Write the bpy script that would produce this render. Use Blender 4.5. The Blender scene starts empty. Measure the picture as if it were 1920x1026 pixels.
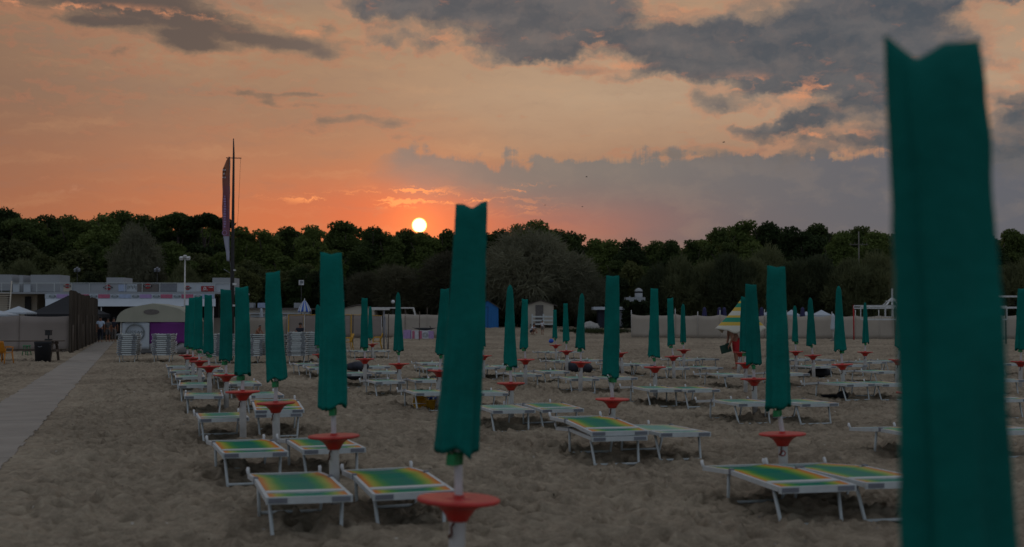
import bpy, bmesh, math, random
import numpy as np
from mathutils import Vector, Matrix, noise

R = math.radians
random.seed(11)
S = bpy.context.scene
COL = S.collection
# ------------------------------------------------------------------ camera
F, CX, CY, HC = 2300.0, 960.0, 513.0, 1.72
PITCH = math.atan((595.0 - CY) / F)
cp, sp = math.cos(PITCH), math.sin(PITCH)
cd = bpy.data.cameras.new('camera'); cam = bpy.data.objects.new('camera', cd); COL.objects.link(cam)
cam.location = (0, 0, HC); cam.rotation_euler = (math.pi / 2 + PITCH, 0, 0)
cd.sensor_width = 36; cd.lens = F / 1920 * 36; cd.clip_start = .1; cd.clip_end = 6000
cd.dof.use_dof = True; cd.dof.focus_distance = 30; cd.dof.aperture_fstop = 1.9
S.camera = cam

def ray(x, y):
    b = (CY - y) / F
    return Vector(((x - CX) / F, cp - b * sp, sp + b * cp))
def onz(x, y, z=0.0):            # where the sight line of a photo point meets height z
    d = ray(x, y); t = (z - HC) / d.z
    return Vector((d.x * t, d.y * t, z))
def at(x, y, Y):                 # the point of that sight line at distance Y
    d = ray(x, y); t = Y / d.y
    return Vector((d.x * t, Y, HC + d.z * t))
def smooth(a, b, t):
    t = min(1, max(0, (t - a) / (b - a))); return t * t * (3 - 2 * t)
def rise(x, y):                  # the beach climbs a little towards the huts
    return .78 * smooth(96, 109, y)
def gz(x, y):
    return rise(x, y)
def onground(x, y):
    p = onz(x, y, 0)
    if p.y < 0 or p.y > 97:
        Y = 97
        while Y < 140:
            q = at(x, y, Y)
            if q.z <= rise(q.x, Y): return Vector((q.x, Y, rise(q.x, Y)))
            Y += .25
        return Vector((q.x, Y, rise(q.x, Y)))
    return p
def lin(r, g, b):
    f = lambda c: ((c / 255 + .055) / 1.055) ** 2.4 if c > 10 else c / 255 / 12.92
    return (f(r), f(g), f(b), 1)

# ------------------------------------------------------------------ materials
def mat(name, col, rough=.6, var=.12, scale=6, bump=0, bscale=40, spec=.4, col2=None, sheen=0, obj=True, stretch=(1, 1, 1), trans=0):
    m = bpy.data.materials.new(name); m.use_nodes = True
    nt = m.node_tree; b = nt.nodes['Principled BSDF']
    b.inputs['Roughness'].default_value = rough
    b.inputs['Specular IOR Level'].default_value = spec
    if sheen:
        b.inputs['Sheen Weight'].default_value = sheen
    tc = nt.nodes.new('ShaderNodeTexCoord'); mp = nt.nodes.new('ShaderNodeMapping')
    mp.inputs['Scale'].default_value = stretch
    nt.links.new(tc.outputs['Object'], mp.inputs[0])
    n = nt.nodes.new('ShaderNodeTexNoise'); n.inputs['Scale'].default_value = scale; n.inputs['Detail'].default_value = 5
    nt.links.new(mp.outputs[0], n.inputs['Vector'])
    rp = nt.nodes.new('ShaderNodeValToRGB')
    c = col; d = col2 or tuple(x * (1 - 2 * var) for x in col[:3])
    rp.color_ramp.elements[0].position = .3; rp.color_ramp.elements[1].position = .7
    rp.color_ramp.elements[0].color = (*d[:3], 1); rp.color_ramp.elements[1].color = (*c[:3], 1)
    nt.links.new(n.outputs[0], rp.inputs[0]); nt.links.new(rp.outputs[0], b.inputs['Base Color'])
    if bump:
        n2 = nt.nodes.new('ShaderNodeTexNoise'); n2.inputs['Scale'].default_value = bscale; n2.inputs['Detail'].default_value = 4
        nt.links.new(mp.outputs[0], n2.inputs['Vector'])
        bp = nt.nodes.new('ShaderNodeBump'); bp.inputs['Strength'].default_value = bump; bp.inputs['Distance'].default_value = .02
        nt.links.new(n2.outputs[0], bp.inputs['Height']); nt.links.new(bp.outputs[0], b.inputs['Normal'])
    return m

MT = {}
MT['teal'] = mat('teal canvas', (.003, .162, .130), .8, .14, 5, .35, 22, .12)
def hue_jitter(m, lo, hi):      # one dye lot is a little darker or paler than the next
    nt = m.node_tree; b = nt.nodes['Principled BSDF']; src = b.inputs['Base Color'].links[0].from_socket
    oi = nt.nodes.new('ShaderNodeObjectInfo'); mr = nt.nodes.new('ShaderNodeMapRange'); nt.links.new(oi.outputs['Random'], mr.inputs[0]); mr.inputs[3].default_value = lo; mr.inputs[4].default_value = hi
    hs = nt.nodes.new('ShaderNodeHueSaturation'); nt.links.new(mr.outputs[0], hs.inputs['Value']); nt.links.new(src, hs.inputs['Color']); nt.links.new(hs.outputs[0], b.inputs['Base Color'])
hue_jitter(MT['teal'], .82, 1.15)
MT['green'] = mat('green plastic', (.01, .2, .06), .5)
MT['pole'] = mat('greyed white pole', (.55, .55, .53), .4, .08, 20)
MT['pvc'] = mat('sand stained white pipe', (.58, .56, .52), .5, .14, 7)
MT['red'] = mat('faded red plastic', (.55, .032, .022), .45, .16, 9, .1, 30)
hue_jitter(MT['red'], .85, 1.15)
MT['rust'] = mat('rusty iron', (.12, .05, .03), .8)
MT['white'] = mat('white painted aluminium', (.53, .56, .54), .55, .07, 11)
MT['grey'] = mat('grey plastic', (.2, .21, .23), .5)
MT['beige'] = mat('beige screen cloth', (.42, .36, .29), .9, .1, .7, .2, 3)
MT['beige2'] = mat('tan screen cloth', (.30, .25, .215), .9, .1, .7)
MT['wood'] = mat('weathered wood', (.12, .09, .065), .8, .2, 4, .2, 20, stretch=(1, 1, .15))
MT['dark'] = mat('dark paint', (.03, .028, .027), .6)
MT['black'] = mat('black canvas', (.018, .018, .02), .8)
MT['reed'] = mat('brown reed', (.085, .065, .045), .9, .3, 14, .5, 30, stretch=(1, 1, .06))
MT['post'] = mat('wooden post', (.1, .075, .055), .8)
MT['whitepost'] = mat('white post', (.62, .6, .56), .5)
MT['yellow'] = mat('yellow plastic', (.62, .33, .02), .4)
MT['orange'] = mat('orange plastic', (.6, .22, .015), .4)
MT['wplastic'] = mat('white plastic', (.7, .7, .68), .4)
MT['render'] = mat('white rendered wall', (.34, .352, .36), .8, .06, .8)
MT['cream'] = mat('cream wall', (.5, .44, .35), .8, .08, .8)
MT['canvaswhite'] = mat('white canvas', (.47, .51, .54), .8, .06, 1)
MT['tentbeige'] = mat('greenish beige canvas', (.36, .35, .27), .85, .08, 1.5, .2, 4)
MT['purple'] = mat('purple canvas', (.17, .022, .20), .7, .15, 1.2)
MT['pink'] = mat('pink print', (.5, .13, .2), .7)
MT['lilac'] = mat('lilac print', (.42, .28, .5), .7)
MT['paleblue'] = mat('pale blue print', (.38, .45, .6), .7)
MT['logored'] = mat('logo red', (.35, .03, .03), .6)
MT['logoblack'] = mat('logo black', (.02, .02, .022), .6)
MT['logowhite'] = mat('logo white', (.7, .7, .7), .6)
MT['logogrey'] = mat('logo grey', (.2, .22, .22), .6)
MT['browngrey'] = mat('brown grey print', (.16, .14, .125), .8)
MT['bluehut'] = mat('blue painted boards', (.012, .15, .42), .6, .12, 3, stretch=(6, 6, .2))
MT['roof'] = mat('grey brown roof', (.12, .10, .085), .9)
MT['stone'] = mat('pale rock', (.4, .38, .34), .9, .2, 3, .5, 6)
MT['bark'] = mat('bark', (.07, .05, .04), .95, .3, 3, .5, 9)
MT['skin'] = mat('tanned skin', (.30, .135, .08), .55, .08, 6)
MT['redcloth'] = mat('red swim shorts', (.45, .012, .015), .75)
MT['hair'] = mat('dark hair', (.02, .014, .01), .6)
MT['bluecloth'] = mat('pale blue shirt', (.55, .67, .82), .8)
MT['navy'] = mat('dark navy cloth', (.02, .022, .035), .8)
MT['greycloth'] = mat('grey cloth', (.10, .09, .085), .8)
MT['whitecloth'] = mat('white cloth', (.6, .6, .62), .8)
MT['bag'] = mat('dark grey fabric', (.035, .037, .05), .8, .3, 8, .3, 12)
MT['dgreen'] = mat('dark green board', (.012, .05, .03), .6)
MT['tarp'] = mat('pale grey tarpaulin', (.36, .35, .35), .6, .15, 1.5, .5, 3)
MT['bluestripe'] = mat('blue', (.02, .1, .5), .6)
MT['purpleblue'] = mat('blue purple canvas', (.025, .023, .09), .7)
MT['lampglass'] = mat('white globe glass', (.75, .75, .75), .3)
MT['net'] = mat('white net tape', (.6, .6, .58), .7)

def leafmat(name, c1, c2, scale):
    m = bpy.data.materials.new(name); m.use_nodes = True; nt = m.node_tree; b = nt.nodes['Principled BSDF']
    b.inputs['Roughness'].default_value = .8; b.inputs['Specular IOR Level'].default_value = .15
    tc = nt.nodes.new('ShaderNodeTexCoord'); n = nt.nodes.new('ShaderNodeTexNoise')
    n.inputs['Scale'].default_value = scale; n.inputs['Detail'].default_value = 4
    nt.links.new(tc.outputs['Object'], n.inputs['Vector'])
    oi = nt.nodes.new('ShaderNodeObjectInfo')
    ad = nt.nodes.new('ShaderNodeMath'); ad.operation = 'MULTIPLY_ADD'
    nt.links.new(oi.outputs['Random'], ad.inputs[0]); ad.inputs[1].default_value = .7; ad.inputs[2].default_value = -.35
    a2 = nt.nodes.new('ShaderNodeMath'); a2.operation = 'ADD'
    nt.links.new(n.outputs[0], a2.inputs[0]); nt.links.new(ad.outputs[0], a2.inputs[1])
    rp = nt.nodes.new('ShaderNodeValToRGB'); e = rp.color_ramp.elements
    e[0].position = .25; e[0].color = (*c1, 1); e[1].position = .8; e[1].color = (*c2, 1)
    nt.links.new(a2.outputs[0], rp.inputs[0]); nt.links.new(rp.outputs[0], b.inputs['Base Color'])
    tl = nt.nodes.new('ShaderNodeBsdfTranslucent'); nt.links.new(rp.outputs[0], tl.inputs['Color'])
    ms = nt.nodes.new('ShaderNodeMixShader'); ms.inputs[0].default_value = .35
    nt.links.new(b.outputs[0], ms.inputs[1]); nt.links.new(tl.outputs[0], ms.inputs[2]); nt.links.new(ms.outputs[0], nt.nodes['Material Output'].inputs['Surface'])
    return m
MT['pine'] = leafmat('pine needles', (.042, .062, .022), (.135, .175, .046), .38)
MT['olive'] = leafmat('olive grey foliage', (.12, .12, .078), (.20, .195, .125), .5)
MT['brownleaf'] = leafmat('brownish foliage', (.07, .066, .042), (.125, .118, .07), .5)
MT['broad'] = leafmat('bushy foliage', (.04, .052, .024), (.12, .13, .045), .5)
MT['oliveg'] = leafmat('olive green foliage', (.06, .072, .036), (.145, .155, .07), .5)
MT['hedge'] = leafmat('hedge foliage', (.02, .03, .012), (.05, .07, .02), .9)

def bedmat():
    m = bpy.data.materials.new('striped sunbed mesh cloth'); m.use_nodes = True; nt = m.node_tree; b = nt.nodes['Principled BSDF']
    b.inputs['Roughness'].default_value = .75; b.inputs['Specular IOR Level'].default_value = .05
    b.inputs['Sheen Weight'].default_value = .0; b.inputs['Sheen Roughness'].default_value = .3; b.inputs['Sheen Tint'].default_value = (.7, 1, .95, 1)
    tc = nt.nodes.new('ShaderNodeTexCoord'); sx = nt.nodes.new('ShaderNodeSeparateXYZ'); nt.links.new(tc.outputs['Object'], sx.inputs[0])
    ns = nt.nodes.new('ShaderNodeTexNoise'); ns.inputs['Scale'].default_value = 2.5; nt.links.new(tc.outputs['Object'], ns.inputs['Vector'])
    w = nt.nodes.new('ShaderNodeMath'); w.operation = 'MULTIPLY_ADD'; nt.links.new(ns.outputs[0], w.inputs[0]); w.inputs[1].default_value = .10
    nt.links.new(sx.outputs['X'], w.inputs[2])
    mr = nt.nodes.new('ShaderNodeMapRange'); mr.inputs[1].default_value = -.33 + .05; mr.inputs[2].default_value = .33 + .05
    nt.links.new(w.outputs[0], mr.inputs[0])
    rp = nt.nodes.new('ShaderNodeValToRGB'); cr = rp.color_ramp; e = cr.elements
    e[0].position = 0; e[0].color = (.7, .2, .03, 1); e[1].position = 1; e[1].color = (.7, .2, .03, 1)
    for p, c in ((.05, (.6, .2, .03)), (.12, (.36, .34, .03)), (.24, (.06, .24, .035)), (.36, (.0, .17, .085)), (.66, (.0, .15, .10)), (.77, (.05, .24, .04)), (.88, (.34, .34, .03)), (.95, (.6, .22, .03))):
        q = e.new(p); q.color = (*c, 1)
    nt.links.new(mr.outputs[0], rp.inputs[0])
    # pale mix: bed-to-bed bleaching, plus grazing-angle sheen painted into the far beds
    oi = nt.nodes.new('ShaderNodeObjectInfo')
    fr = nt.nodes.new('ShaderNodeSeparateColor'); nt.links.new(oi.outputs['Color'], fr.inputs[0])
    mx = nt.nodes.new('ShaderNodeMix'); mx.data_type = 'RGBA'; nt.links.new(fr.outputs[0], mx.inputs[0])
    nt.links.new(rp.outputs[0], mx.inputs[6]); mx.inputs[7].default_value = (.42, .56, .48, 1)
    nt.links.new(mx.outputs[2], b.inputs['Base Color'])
    n2 = nt.nodes.new('ShaderNodeTexNoise'); n2.inputs['Scale'].default_value = 9; nt.links.new(tc.outputs['Object'], n2.inputs['Vector'])
    bp = nt.nodes.new('ShaderNodeBump'); bp.inputs['Strength'].default_value = .25; bp.inputs['Distance'].default_value = .02
    nt.links.new(n2.outputs[0], bp.inputs['Height']); nt.links.new(bp.outputs[0], b.inputs['Normal'])
    return m
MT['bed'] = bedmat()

def bandmat(name, cols, axis='Z', scale=1.0, off=0.0):
    m = bpy.data.materials.new(name); m.use_nodes = True; nt = m.node_tree; b = nt.nodes['Principled BSDF']; b.inputs['Roughness'].default_value = .8
    tc = nt.nodes.new('ShaderNodeTexCoord'); sx = nt.nodes.new('ShaderNodeSeparateXYZ'); nt.links.new(tc.outputs['Object'], sx.inputs[0])
    w = nt.nodes.new('ShaderNodeMath'); w.operation = 'MULTIPLY_ADD'; nt.links.new(sx.outputs[axis], w.inputs[0]); w.inputs[1].default_value = scale; w.inputs[2].default_value = off
    rp = nt.nodes.new('ShaderNodeValToRGB'); cr = rp.color_ramp; cr.interpolation = 'CONSTANT'
    for i, (p, c) in enumerate(cols):
        e = cr.elements[i] if i < 2 else cr.elements.new(p)
        e.position = p; e.color = (*c, 1)
    nt.links.new(w.outputs[0], rp.inputs[0]); nt.links.new(rp.outputs[0], b.inputs['Base Color'])
    return m

def sandmat():
    m = bpy.data.materials.new('trodden beach sand'); m.use_nodes = True; nt = m.node_tree; b = nt.nodes['Principled BSDF']
    b.inputs['Roughness'].default_value = .95; b.inputs['Specular IOR Level'].default_value = .1
    tc = nt.nodes.new('ShaderNodeTexCoord')
    def nz(s, d=6, r=.6):
        n = nt.nodes.new('ShaderNodeTexNoise'); n.inputs['Scale'].default_value = s; n.inputs['Detail'].default_value = d; n.inputs['Roughness'].default_value = r
        nt.links.new(tc.outputs['Object'], n.inputs['Vector']); return n.outputs[0]
    rp = nt.nodes.new('ShaderNodeValToRGB'); e = rp.color_ramp.elements
    e[0].position = .36; e[0].color = (.138, .106, .073, 1); e[1].position = .63; e[1].color = (.415, .34, .243, 1)
    a = nt.nodes.new('ShaderNodeMath'); a.operation = 'MULTIPLY_ADD'; nt.links.new(nz(5.5, 9, .8), a.inputs[0]); a.inputs[1].default_value = .62
    c = nt.nodes.new('ShaderNodeMath'); c.operation = 'MULTIPLY'; nt.links.new(nz(.25, 4), c.inputs[0]); c.inputs[1].default_value = .38
    nt.links.new(c.outputs[0], a.inputs[2]); nt.links.new(a.outputs[0], rp.inputs[0])
    # flecks of shell, weed and litter grains
    vo = nt.nodes.new('ShaderNodeTexVoronoi'); vo.inputs['Scale'].default_value = 7; nt.links.new(tc.outputs['Object'], vo.inputs['Vector'])
    lt = nt.nodes.new('ShaderNodeMath'); lt.operation = 'LESS_THAN'; nt.links.new(vo.outputs['Distance'], lt.inputs[0]); lt.inputs[1].default_value = .10
    sp_ = nt.nodes.new('ShaderNodeSeparateColor'); nt.links.new(vo.outputs['Color'], sp_.inputs[0])
    g = nt.nodes.new('ShaderNodeMath'); g.operation = 'GREATER_THAN'; nt.links.new(sp_.outputs[0], g.inputs[0]); g.inputs[1].default_value = .72
    mu = nt.nodes.new('ShaderNodeMath'); mu.operation = 'MULTIPLY'; nt.links.new(lt.outputs[0], mu.inputs[0]); nt.links.new(g.outputs[0], mu.inputs[1])
    fc = nt.nodes.new('ShaderNodeValToRGB'); fc.color_ramp.elements[0].color = (.07, .05, .035, 1); fc.color_ramp.elements[1].color = (.5, .45, .38, 1)
    nt.links.new(sp_.outputs[1], fc.inputs[0])
    mx = nt.nodes.new('ShaderNodeMix'); mx.data_type = 'RGBA'; nt.links.new(mu.outputs[0], mx.inputs[0]); nt.links.new(rp.outputs[0], mx.inputs[6]); nt.links.new(fc.outputs[0], mx.inputs[7])
    nt.links.new(mx.outputs[2], b.inputs['Base Color'])
    b1 = nt.nodes.new('ShaderNodeBump'); b1.inputs['Strength'].default_value = .9; b1.inputs['Distance'].default_value = .045
    nt.links.new(nz(9, 8, .65), b1.inputs['Height']); nt.links.new(b1.outputs[0], b.inputs['Normal'])
    return m
MT['sand'] = sandmat()
MT['path'] = mat('pale trodden boards', (.31, .275, .228), .85, .12, 1.3, .3, 8)

# ------------------------------------------------------------------ mesh builder
class MB:
    def __init__(s): s.v = []; s.f = []; s.m = []; s.sm = []
    def add(s, vs, fs, mi=0, sm=False):
        o = len(s.v); s.v += [tuple(v) for v in vs]
        for f in fs: s.f.append([i + o for i in f]); s.m.append(mi); s.sm.append(sm)
    def box(s, c, d, rot=None, mi=0, taper=1.0):
        hx, hy, hz = d[0] / 2, d[1] / 2, d[2] / 2
        vs = [Vector((x * hx * (taper if z > 0 else 1), y * hy * (taper if z > 0 else 1), z * hz)) for z in (-1, 1) for x, y in ((-1, -1), (1, -1), (1, 1), (-1, 1))]
        if rot is not None: vs = [rot @ v for v in vs]
        c = Vector(c); vs = [v + c for v in vs]
        s.add(vs, [(3, 2, 1, 0), (4, 5, 6, 7), (0, 1, 5, 4), (1, 2, 6, 5), (2, 3, 7, 6), (3, 0, 4, 7)], mi)
    def bar(s, a, b, w, h, mi=0):           # a rectangular bar from a to b
        a, b = Vector(a), Vector(b); d = b - a
        q = d.to_track_quat('Y', 'Z').to_matrix()
        s.box((a + b) / 2, (w, d.length, h), q, mi)
    def tube(s, pts, r, seg=8, mi=0, cap=True):
        pts = [Vector(p) for p in pts]; n = len(pts); rs = r if isinstance(r, (list, tuple)) else [r] * n
        rings = []; up = Vector((.3, .2, 1)).normalized()
        for i, p in enumerate(pts):
            d = (pts[min(i + 1, n - 1)] - pts[max(i - 1, 0)]).normalized()
            if i == 0:
                u = d.cross(up if abs(d.dot(up)) < .95 else Vector((1, 0, 0))).normalized()
            else:
                u = (u - d * u.dot(d)).normalized()
            w = d.cross(u)
            rings.append([p + (u * math.cos(2 * math.pi * k / seg) + w * math.sin(2 * math.pi * k / seg)) * rs[i] for k in range(seg)])
        s.loft(rings, mi, cap, cap)
    def loft(s, rings, mi=0, c0=True, c1=True, sm=True):
        k = len(rings[0]); vs = [v for r in rings for v in r]; fs = []
        for i in range(len(rings) - 1):
            for j in range(k):
                a = i * k + j; b = i * k + (j + 1) % k
                fs.append((a, b, b + k, a + k))
        s.add(vs, fs, mi, sm)
        o = len(s.v) - len(vs)
        if c0: s.f.append([o + j for j in range(k)][::-1]); s.m.append(mi); s.sm.append(False)
        if c1: s.f.append([o + (len(rings) - 1) * k + j for j in range(k)]); s.m.append(mi); s.sm.append(False)
    def lathe(s, prof, seg=24, c=(0, 0, 0), mi=0):
        c = Vector(c)
        s.loft([[c + Vector((r * math.cos(2 * math.pi * k / seg), r * math.sin(2 * math.pi * k / seg), z)) for k in range(seg)] for r, z in prof], mi)
    def ball(s, c, rx, ry=None, rz=None, u=12, v=8, mi=0):
        ry = ry or rx; rz = rz or rx; c = Vector(c)
        s.loft([[c + Vector((rx * math.cos(2 * math.pi * k / u) * math.sin(t), ry * math.sin(2 * math.pi * k / u) * math.sin(t), -rz * math.cos(t))) for k in range(u)] for t in [max(.02, math.pi * i / v - (.02 if i == v else 0)) for i in range(v + 1)]], mi)
    def sheet(s, fn, nu, nv, th=.006, mi=0, sm=True):   # a sheet with thickness; fn(u,v)->Vector
        g = [[Vector(fn(i / nu, j / nv)) for i in range(nu + 1)] for j in range(nv + 1)]
        nrm = []
        for j in range(nv + 1):
            row = []
            for i in range(nu + 1):
                a = g[j][min(i + 1, nu)] - g[j][max(i - 1, 0)]; b = g[min(j + 1, nv)][i] - g[max(j - 1, 0)][i]
                n = a.cross(b); row.append(n.normalized() if n.length > 1e-9 else Vector((0, 0, 1)))
            nrm.append(row)
        w = nu + 1; N = w * (nv + 1)
        vs = [g[j][i] + nrm[j][i] * th / 2 for j in range(nv + 1) for i in range(w)] + [g[j][i] - nrm[j][i] * th / 2 for j in range(nv + 1) for i in range(w)]
        fs = []
        for j in range(nv):
            for i in range(nu):
                a = j * w + i; fs.append((a, a + 1, a + w + 1, a + w)); fs.append((a + N + w, a + N + w + 1, a + N + 1, a + N))
        for i in range(nu):
            fs.append((i, i + N, i + 1 + N, i + 1)); a = nv * w + i; fs.append((a, a + 1, a + 1 + N, a + N))
        for j in range(nv):
            a = j * w; fs.append((a, a + w, a + w + N, a + N)); a = j * w + nu; fs.append((a, a + N, a + w + N, a + w))
        s.add(vs, fs, mi, sm)
    def build(s, name, mats, parent=None, loc=None):
        me = bpy.data.meshes.new(name); me.from_pydata(s.v, [], s.f)
        for m in (mats if isinstance(mats, (list, tuple)) else [mats]): me.materials.append(MT[m] if isinstance(m, str) else m)
        me.polygons.foreach_set('material_index', s.m); me.polygons.foreach_set('use_smooth', s.sm); me.update()
        o = bpy.data.objects.new(name, me); COL.objects.link(o)
        if parent: o.parent = parent
        if loc is not None: o.location = loc
        return o

def tag(o, label, cat, group=None, kind=None):
    if label: o['label'] = label
    if cat: o['category'] = cat
    if group: o['group'] = group
    if kind: o['kind'] = kind
    return o
def thing(name, label, cat, loc=(0, 0, 0), rz=0, group=None):
    o = bpy.data.objects.new(name, None); COL.objects.link(o); o.location = loc; o.rotation_euler = (0, 0, rz); o.empty_display_size = .2
    return tag(o, label, cat, group)
def kids(o): return KIDS.get(o, None) or [c for c in o.children]
KIDS = {}
def dup(src, parent=None):
    c = src.copy(); COL.objects.link(c)
    if parent is not None: c.parent = parent
    for ch in src.children: dup(ch, c)
    return c
ORD = 'zero first second third fourth fifth sixth seventh eighth ninth tenth eleventh twelfth thirteenth fourteenth fifteenth sixteenth'.split()
def text_mesh(name, body, size, m, parent, loc, rot=(math.pi / 2, 0, 0), depth=.004):
    cu = bpy.data.curves.new(name, 'FONT'); cu.body = body; cu.size = size; cu.align_x = 'CENTER'; cu.align_y = 'CENTER'; cu.extrude = depth
    t = bpy.data.objects.new('tmp_text', cu); COL.objects.link(t)
    me = bpy.data.meshes.new_from_object(t.evaluated_get(bpy.context.evaluated_depsgraph_get()))
    bpy.data.objects.remove(t); bpy.data.curves.remove(cu)
    me.materials.clear(); me.materials.append(MT[m]); me.name = name
    o = bpy.data.objects.new(name, me); COL.objects.link(o); o.location = loc; o.rotation_euler = rot
    if parent: o.parent = parent
    return o

# ------------------------------------------------------------------ sky and light
SUN_AZ, SUN_EL = R(-4.33), R(4.28)
W = bpy.data.worlds.new('World'); S.world = W; W.use_nodes = True
nt = W.node_tree
for n in list(nt.nodes): nt.nodes.remove(n)
class E:                              # tiny expression wrapper round shader nodes
    def __init__(s, o): s.o = o
    def __add__(s, b): return mth('ADD', s, b)
    def __sub__(s, b): return mth('SUBTRACT', s, b)
    def __mul__(s, b): return mth('MULTIPLY', s, b)
    def __rsub__(s, b): return mth('SUBTRACT', b, s)
    __radd__ = __add__; __rmul__ = __mul__
def put(sock, v):
    if isinstance(v, E): nt.links.new(v.o, sock)
    else: sock.default_value = v
def mth(op, a, b=None, c=None):
    n = nt.nodes.new('ShaderNodeMath'); n.operation = op
    put(n.inputs[0], a)
    if b is not None: put(n.inputs[1], b)
    if c is not None: put(n.inputs[2], c)
    return E(n.outputs[0])
def sstep(a, b, x):
    n = nt.nodes.new('ShaderNodeMapRange'); n.interpolation_type = 'SMOOTHSTEP'
    put(n.inputs[0], x); put(n.inputs[1], a); put(n.inputs[2], b); return E(n.outputs[0])
def vec(x, y, z=0.0):
    n = nt.nodes.new('ShaderNodeCombineXYZ'); put(n.inputs[0], x); put(n.inputs[1], y); put(n.inputs[2], z); return E(n.outputs[0])
def vm(op, a, b=None, c=None, out=0):
    n = nt.nodes.new('ShaderNodeVectorMath'); n.operation = op; put(n.inputs[0], a)
    if b is not None: put(n.inputs[1], b)
    if c is not None: put(n.inputs[2], c)
    return E(n.outputs[out])
def nz(v, scale, detail=6, rough=.55, out=0):
    n = nt.nodes.new('ShaderNodeTexNoise'); n.inputs['Scale'].default_value = scale; n.inputs['Detail'].default_value = detail; n.inputs['Roughness'].default_value = rough
    put(n.inputs['Vector'], v); return E(n.outputs[out])
def mix(f, a, b):
    n = nt.nodes.new('ShaderNodeMix'); n.data_type = 'RGBA'; put(n.inputs[0], f); put(n.inputs[6], a); put(n.inputs[7], b); return E(n.outputs[2])
def addc(a, col, f):
    n = nt.nodes.new('ShaderNodeMix'); n.data_type = 'RGBA'; n.blend_type = 'ADD'; put(n.inputs[0], f); put(n.inputs[6], a); put(n.inputs[7], col); return E(n.outputs[2])

tc = nt.nodes.new('ShaderNodeTexCoord')
D = vm('NORMALIZE', E(tc.outputs['Generated']))
sx = nt.nodes.new('ShaderNodeSeparateXYZ'); nt.links.new(D.o, sx.inputs[0])
dx, dy, dz = (E(sx.outputs[i]) for i in range(3))
AZ = mth('ARCTAN2', dx, dy) * 57.2958
EL = mth('ARCSINE', dz) * 57.2958
P = vec(AZ, EL)
w1 = vm('MULTIPLY', vm('SUBTRACT', nz(P, .16, 3, .5, 1), (.5, .5, .5)), (5.0, 2.0, 0))
w2 = vm('MULTIPLY', vm('SUBTRACT', nz(P, .75, 5, .6, 1), (.5, .5, .5)), (2.0, 1.4, 0))
w3 = vm('MULTIPLY', vm('SUBTRACT', nz(vm('MULTIPLY', P, (1, 1.6, 1)), 2.6, 4, .6, 1), (.5, .5, .5)), (.55, .4, 0))
PW = vm('ADD', vm('ADD', P, w1), vm('ADD', w2, w3))
PF = vm('ADD', P, vm('ADD', vm('MULTIPLY', w2, (.8, .6, 0)), w3))
def px(x, y): return ((x - 960) / 40.14, (595 - y) / 40.14)
def blobs(lst, base):
    acc = None
    for x, y, rx, ry, amp in lst:
        cx, cy = px(x, y); rx /= 40.14; ry /= 40.14
        q = vm('MULTIPLY_ADD', base, (1 / rx, 1 / ry, 0), (-cx / rx, -cy / ry, 0))
        e = mth('EXPONENT', vm('DOT_PRODUCT', q, q, out=1) * -1.0)
        acc = e * amp if acc is None else mth('MULTIPLY_ADD', e, amp, acc)
    return acc
fb = nz(vm('MULTIPLY', PF, (1, 1.9, 1)), .42, 8, .54)
fb2 = nz(vm('MULTIPLY_ADD', PF, (1, 2.6, 1), (31, 7, 3)), .30, 7, .55)

# clear evening sky: bands by height, cooler to the right, grey blue away from the sun
def ramp(x, stops):
    n = nt.nodes.new('ShaderNodeValToRGB'); cr = n.color_ramp
    for i, (p, c) in enumerate(stops):
        e = cr.elements[i] if i < 2 else cr.elements.new(p)
        e.position = p; e.color = c
    put(n.inputs[0], x); return E(n.outputs[0])
t = EL * (1 / 30.0) + (fb2 - .5) * .05
left = ramp(t, [(.0, lin(176, 92, 64)), (.15, lin(186, 104, 72)), (.24, lin(170, 113, 86)), (.33, lin(153, 118, 96)), (.43, lin(166, 132, 104)), (.5, lin(150, 126, 107)), (.75, lin(135, 128, 128)), (1, lin(112, 120, 134))])
right = ramp(t, [(.0, lin(108, 84, 92)), (.15, lin(124, 96, 94)), (.24, lin(160, 124, 102)), (.34, lin(177, 149, 124)), (.5, lin(166, 137, 112)), (.75, lin(135, 128, 128)), (1, lin(112, 120, 134))])
sky = mix(sstep(-12.0, 5.0, AZ), left, right)
sky = mix(sstep(-13.0, -24.0, AZ) * .45, sky, lin(118, 88, 72))
# red glow round the sun
sdir = (math.sin(SUN_AZ) * math.cos(SUN_EL), math.cos(SUN_AZ) * math.cos(SUN_EL), math.sin(SUN_EL))
ang = mth('ARCCOSINE', mth('MINIMUM', vm('DOT_PRODUCT', D, sdir, out=1), .9999999)) * 57.2958
g1 = mth('EXPONENT', ang * (-1 / 1.3)); g2 = mth('EXPONENT', ang * (-1 / 6.0))
def glow(cx, cy, rx, ry):
    q = vm('MULTIPLY_ADD', P, (1 / rx, 1 / ry, 0), (-cx / rx, -cy / ry, 0)); return mth('EXPONENT', vm('DOT_PRODUCT', q, q, out=1) * -1.0)
sky = mix(glow(-4.3, 4.6, 7.0, 1.8) * .8, sky, lin(212, 84, 60))
# bands of thin cloud veil
veil = nz(vm('MULTIPLY', PF, (.35, 2.2, 1)), .5, 6, .6)
sky = mix(sstep(.5, .75, veil) * .22, sky, lin(128, 108, 100))
sky = mix(sstep(.5, .25, veil) * .16, sky, lin(214, 160, 116))

def cloud(sky, mask, col, edge, estr, lo=.22, hi=.62):
    rim = sstep(.0, .2, mask) * (1.0 - sstep(.2, .5, mask))
    sky = mix(rim * estr * (1.0 - bank), sky, edge)
    return mix(sstep(lo, hi, mask), sky, col)
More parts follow.
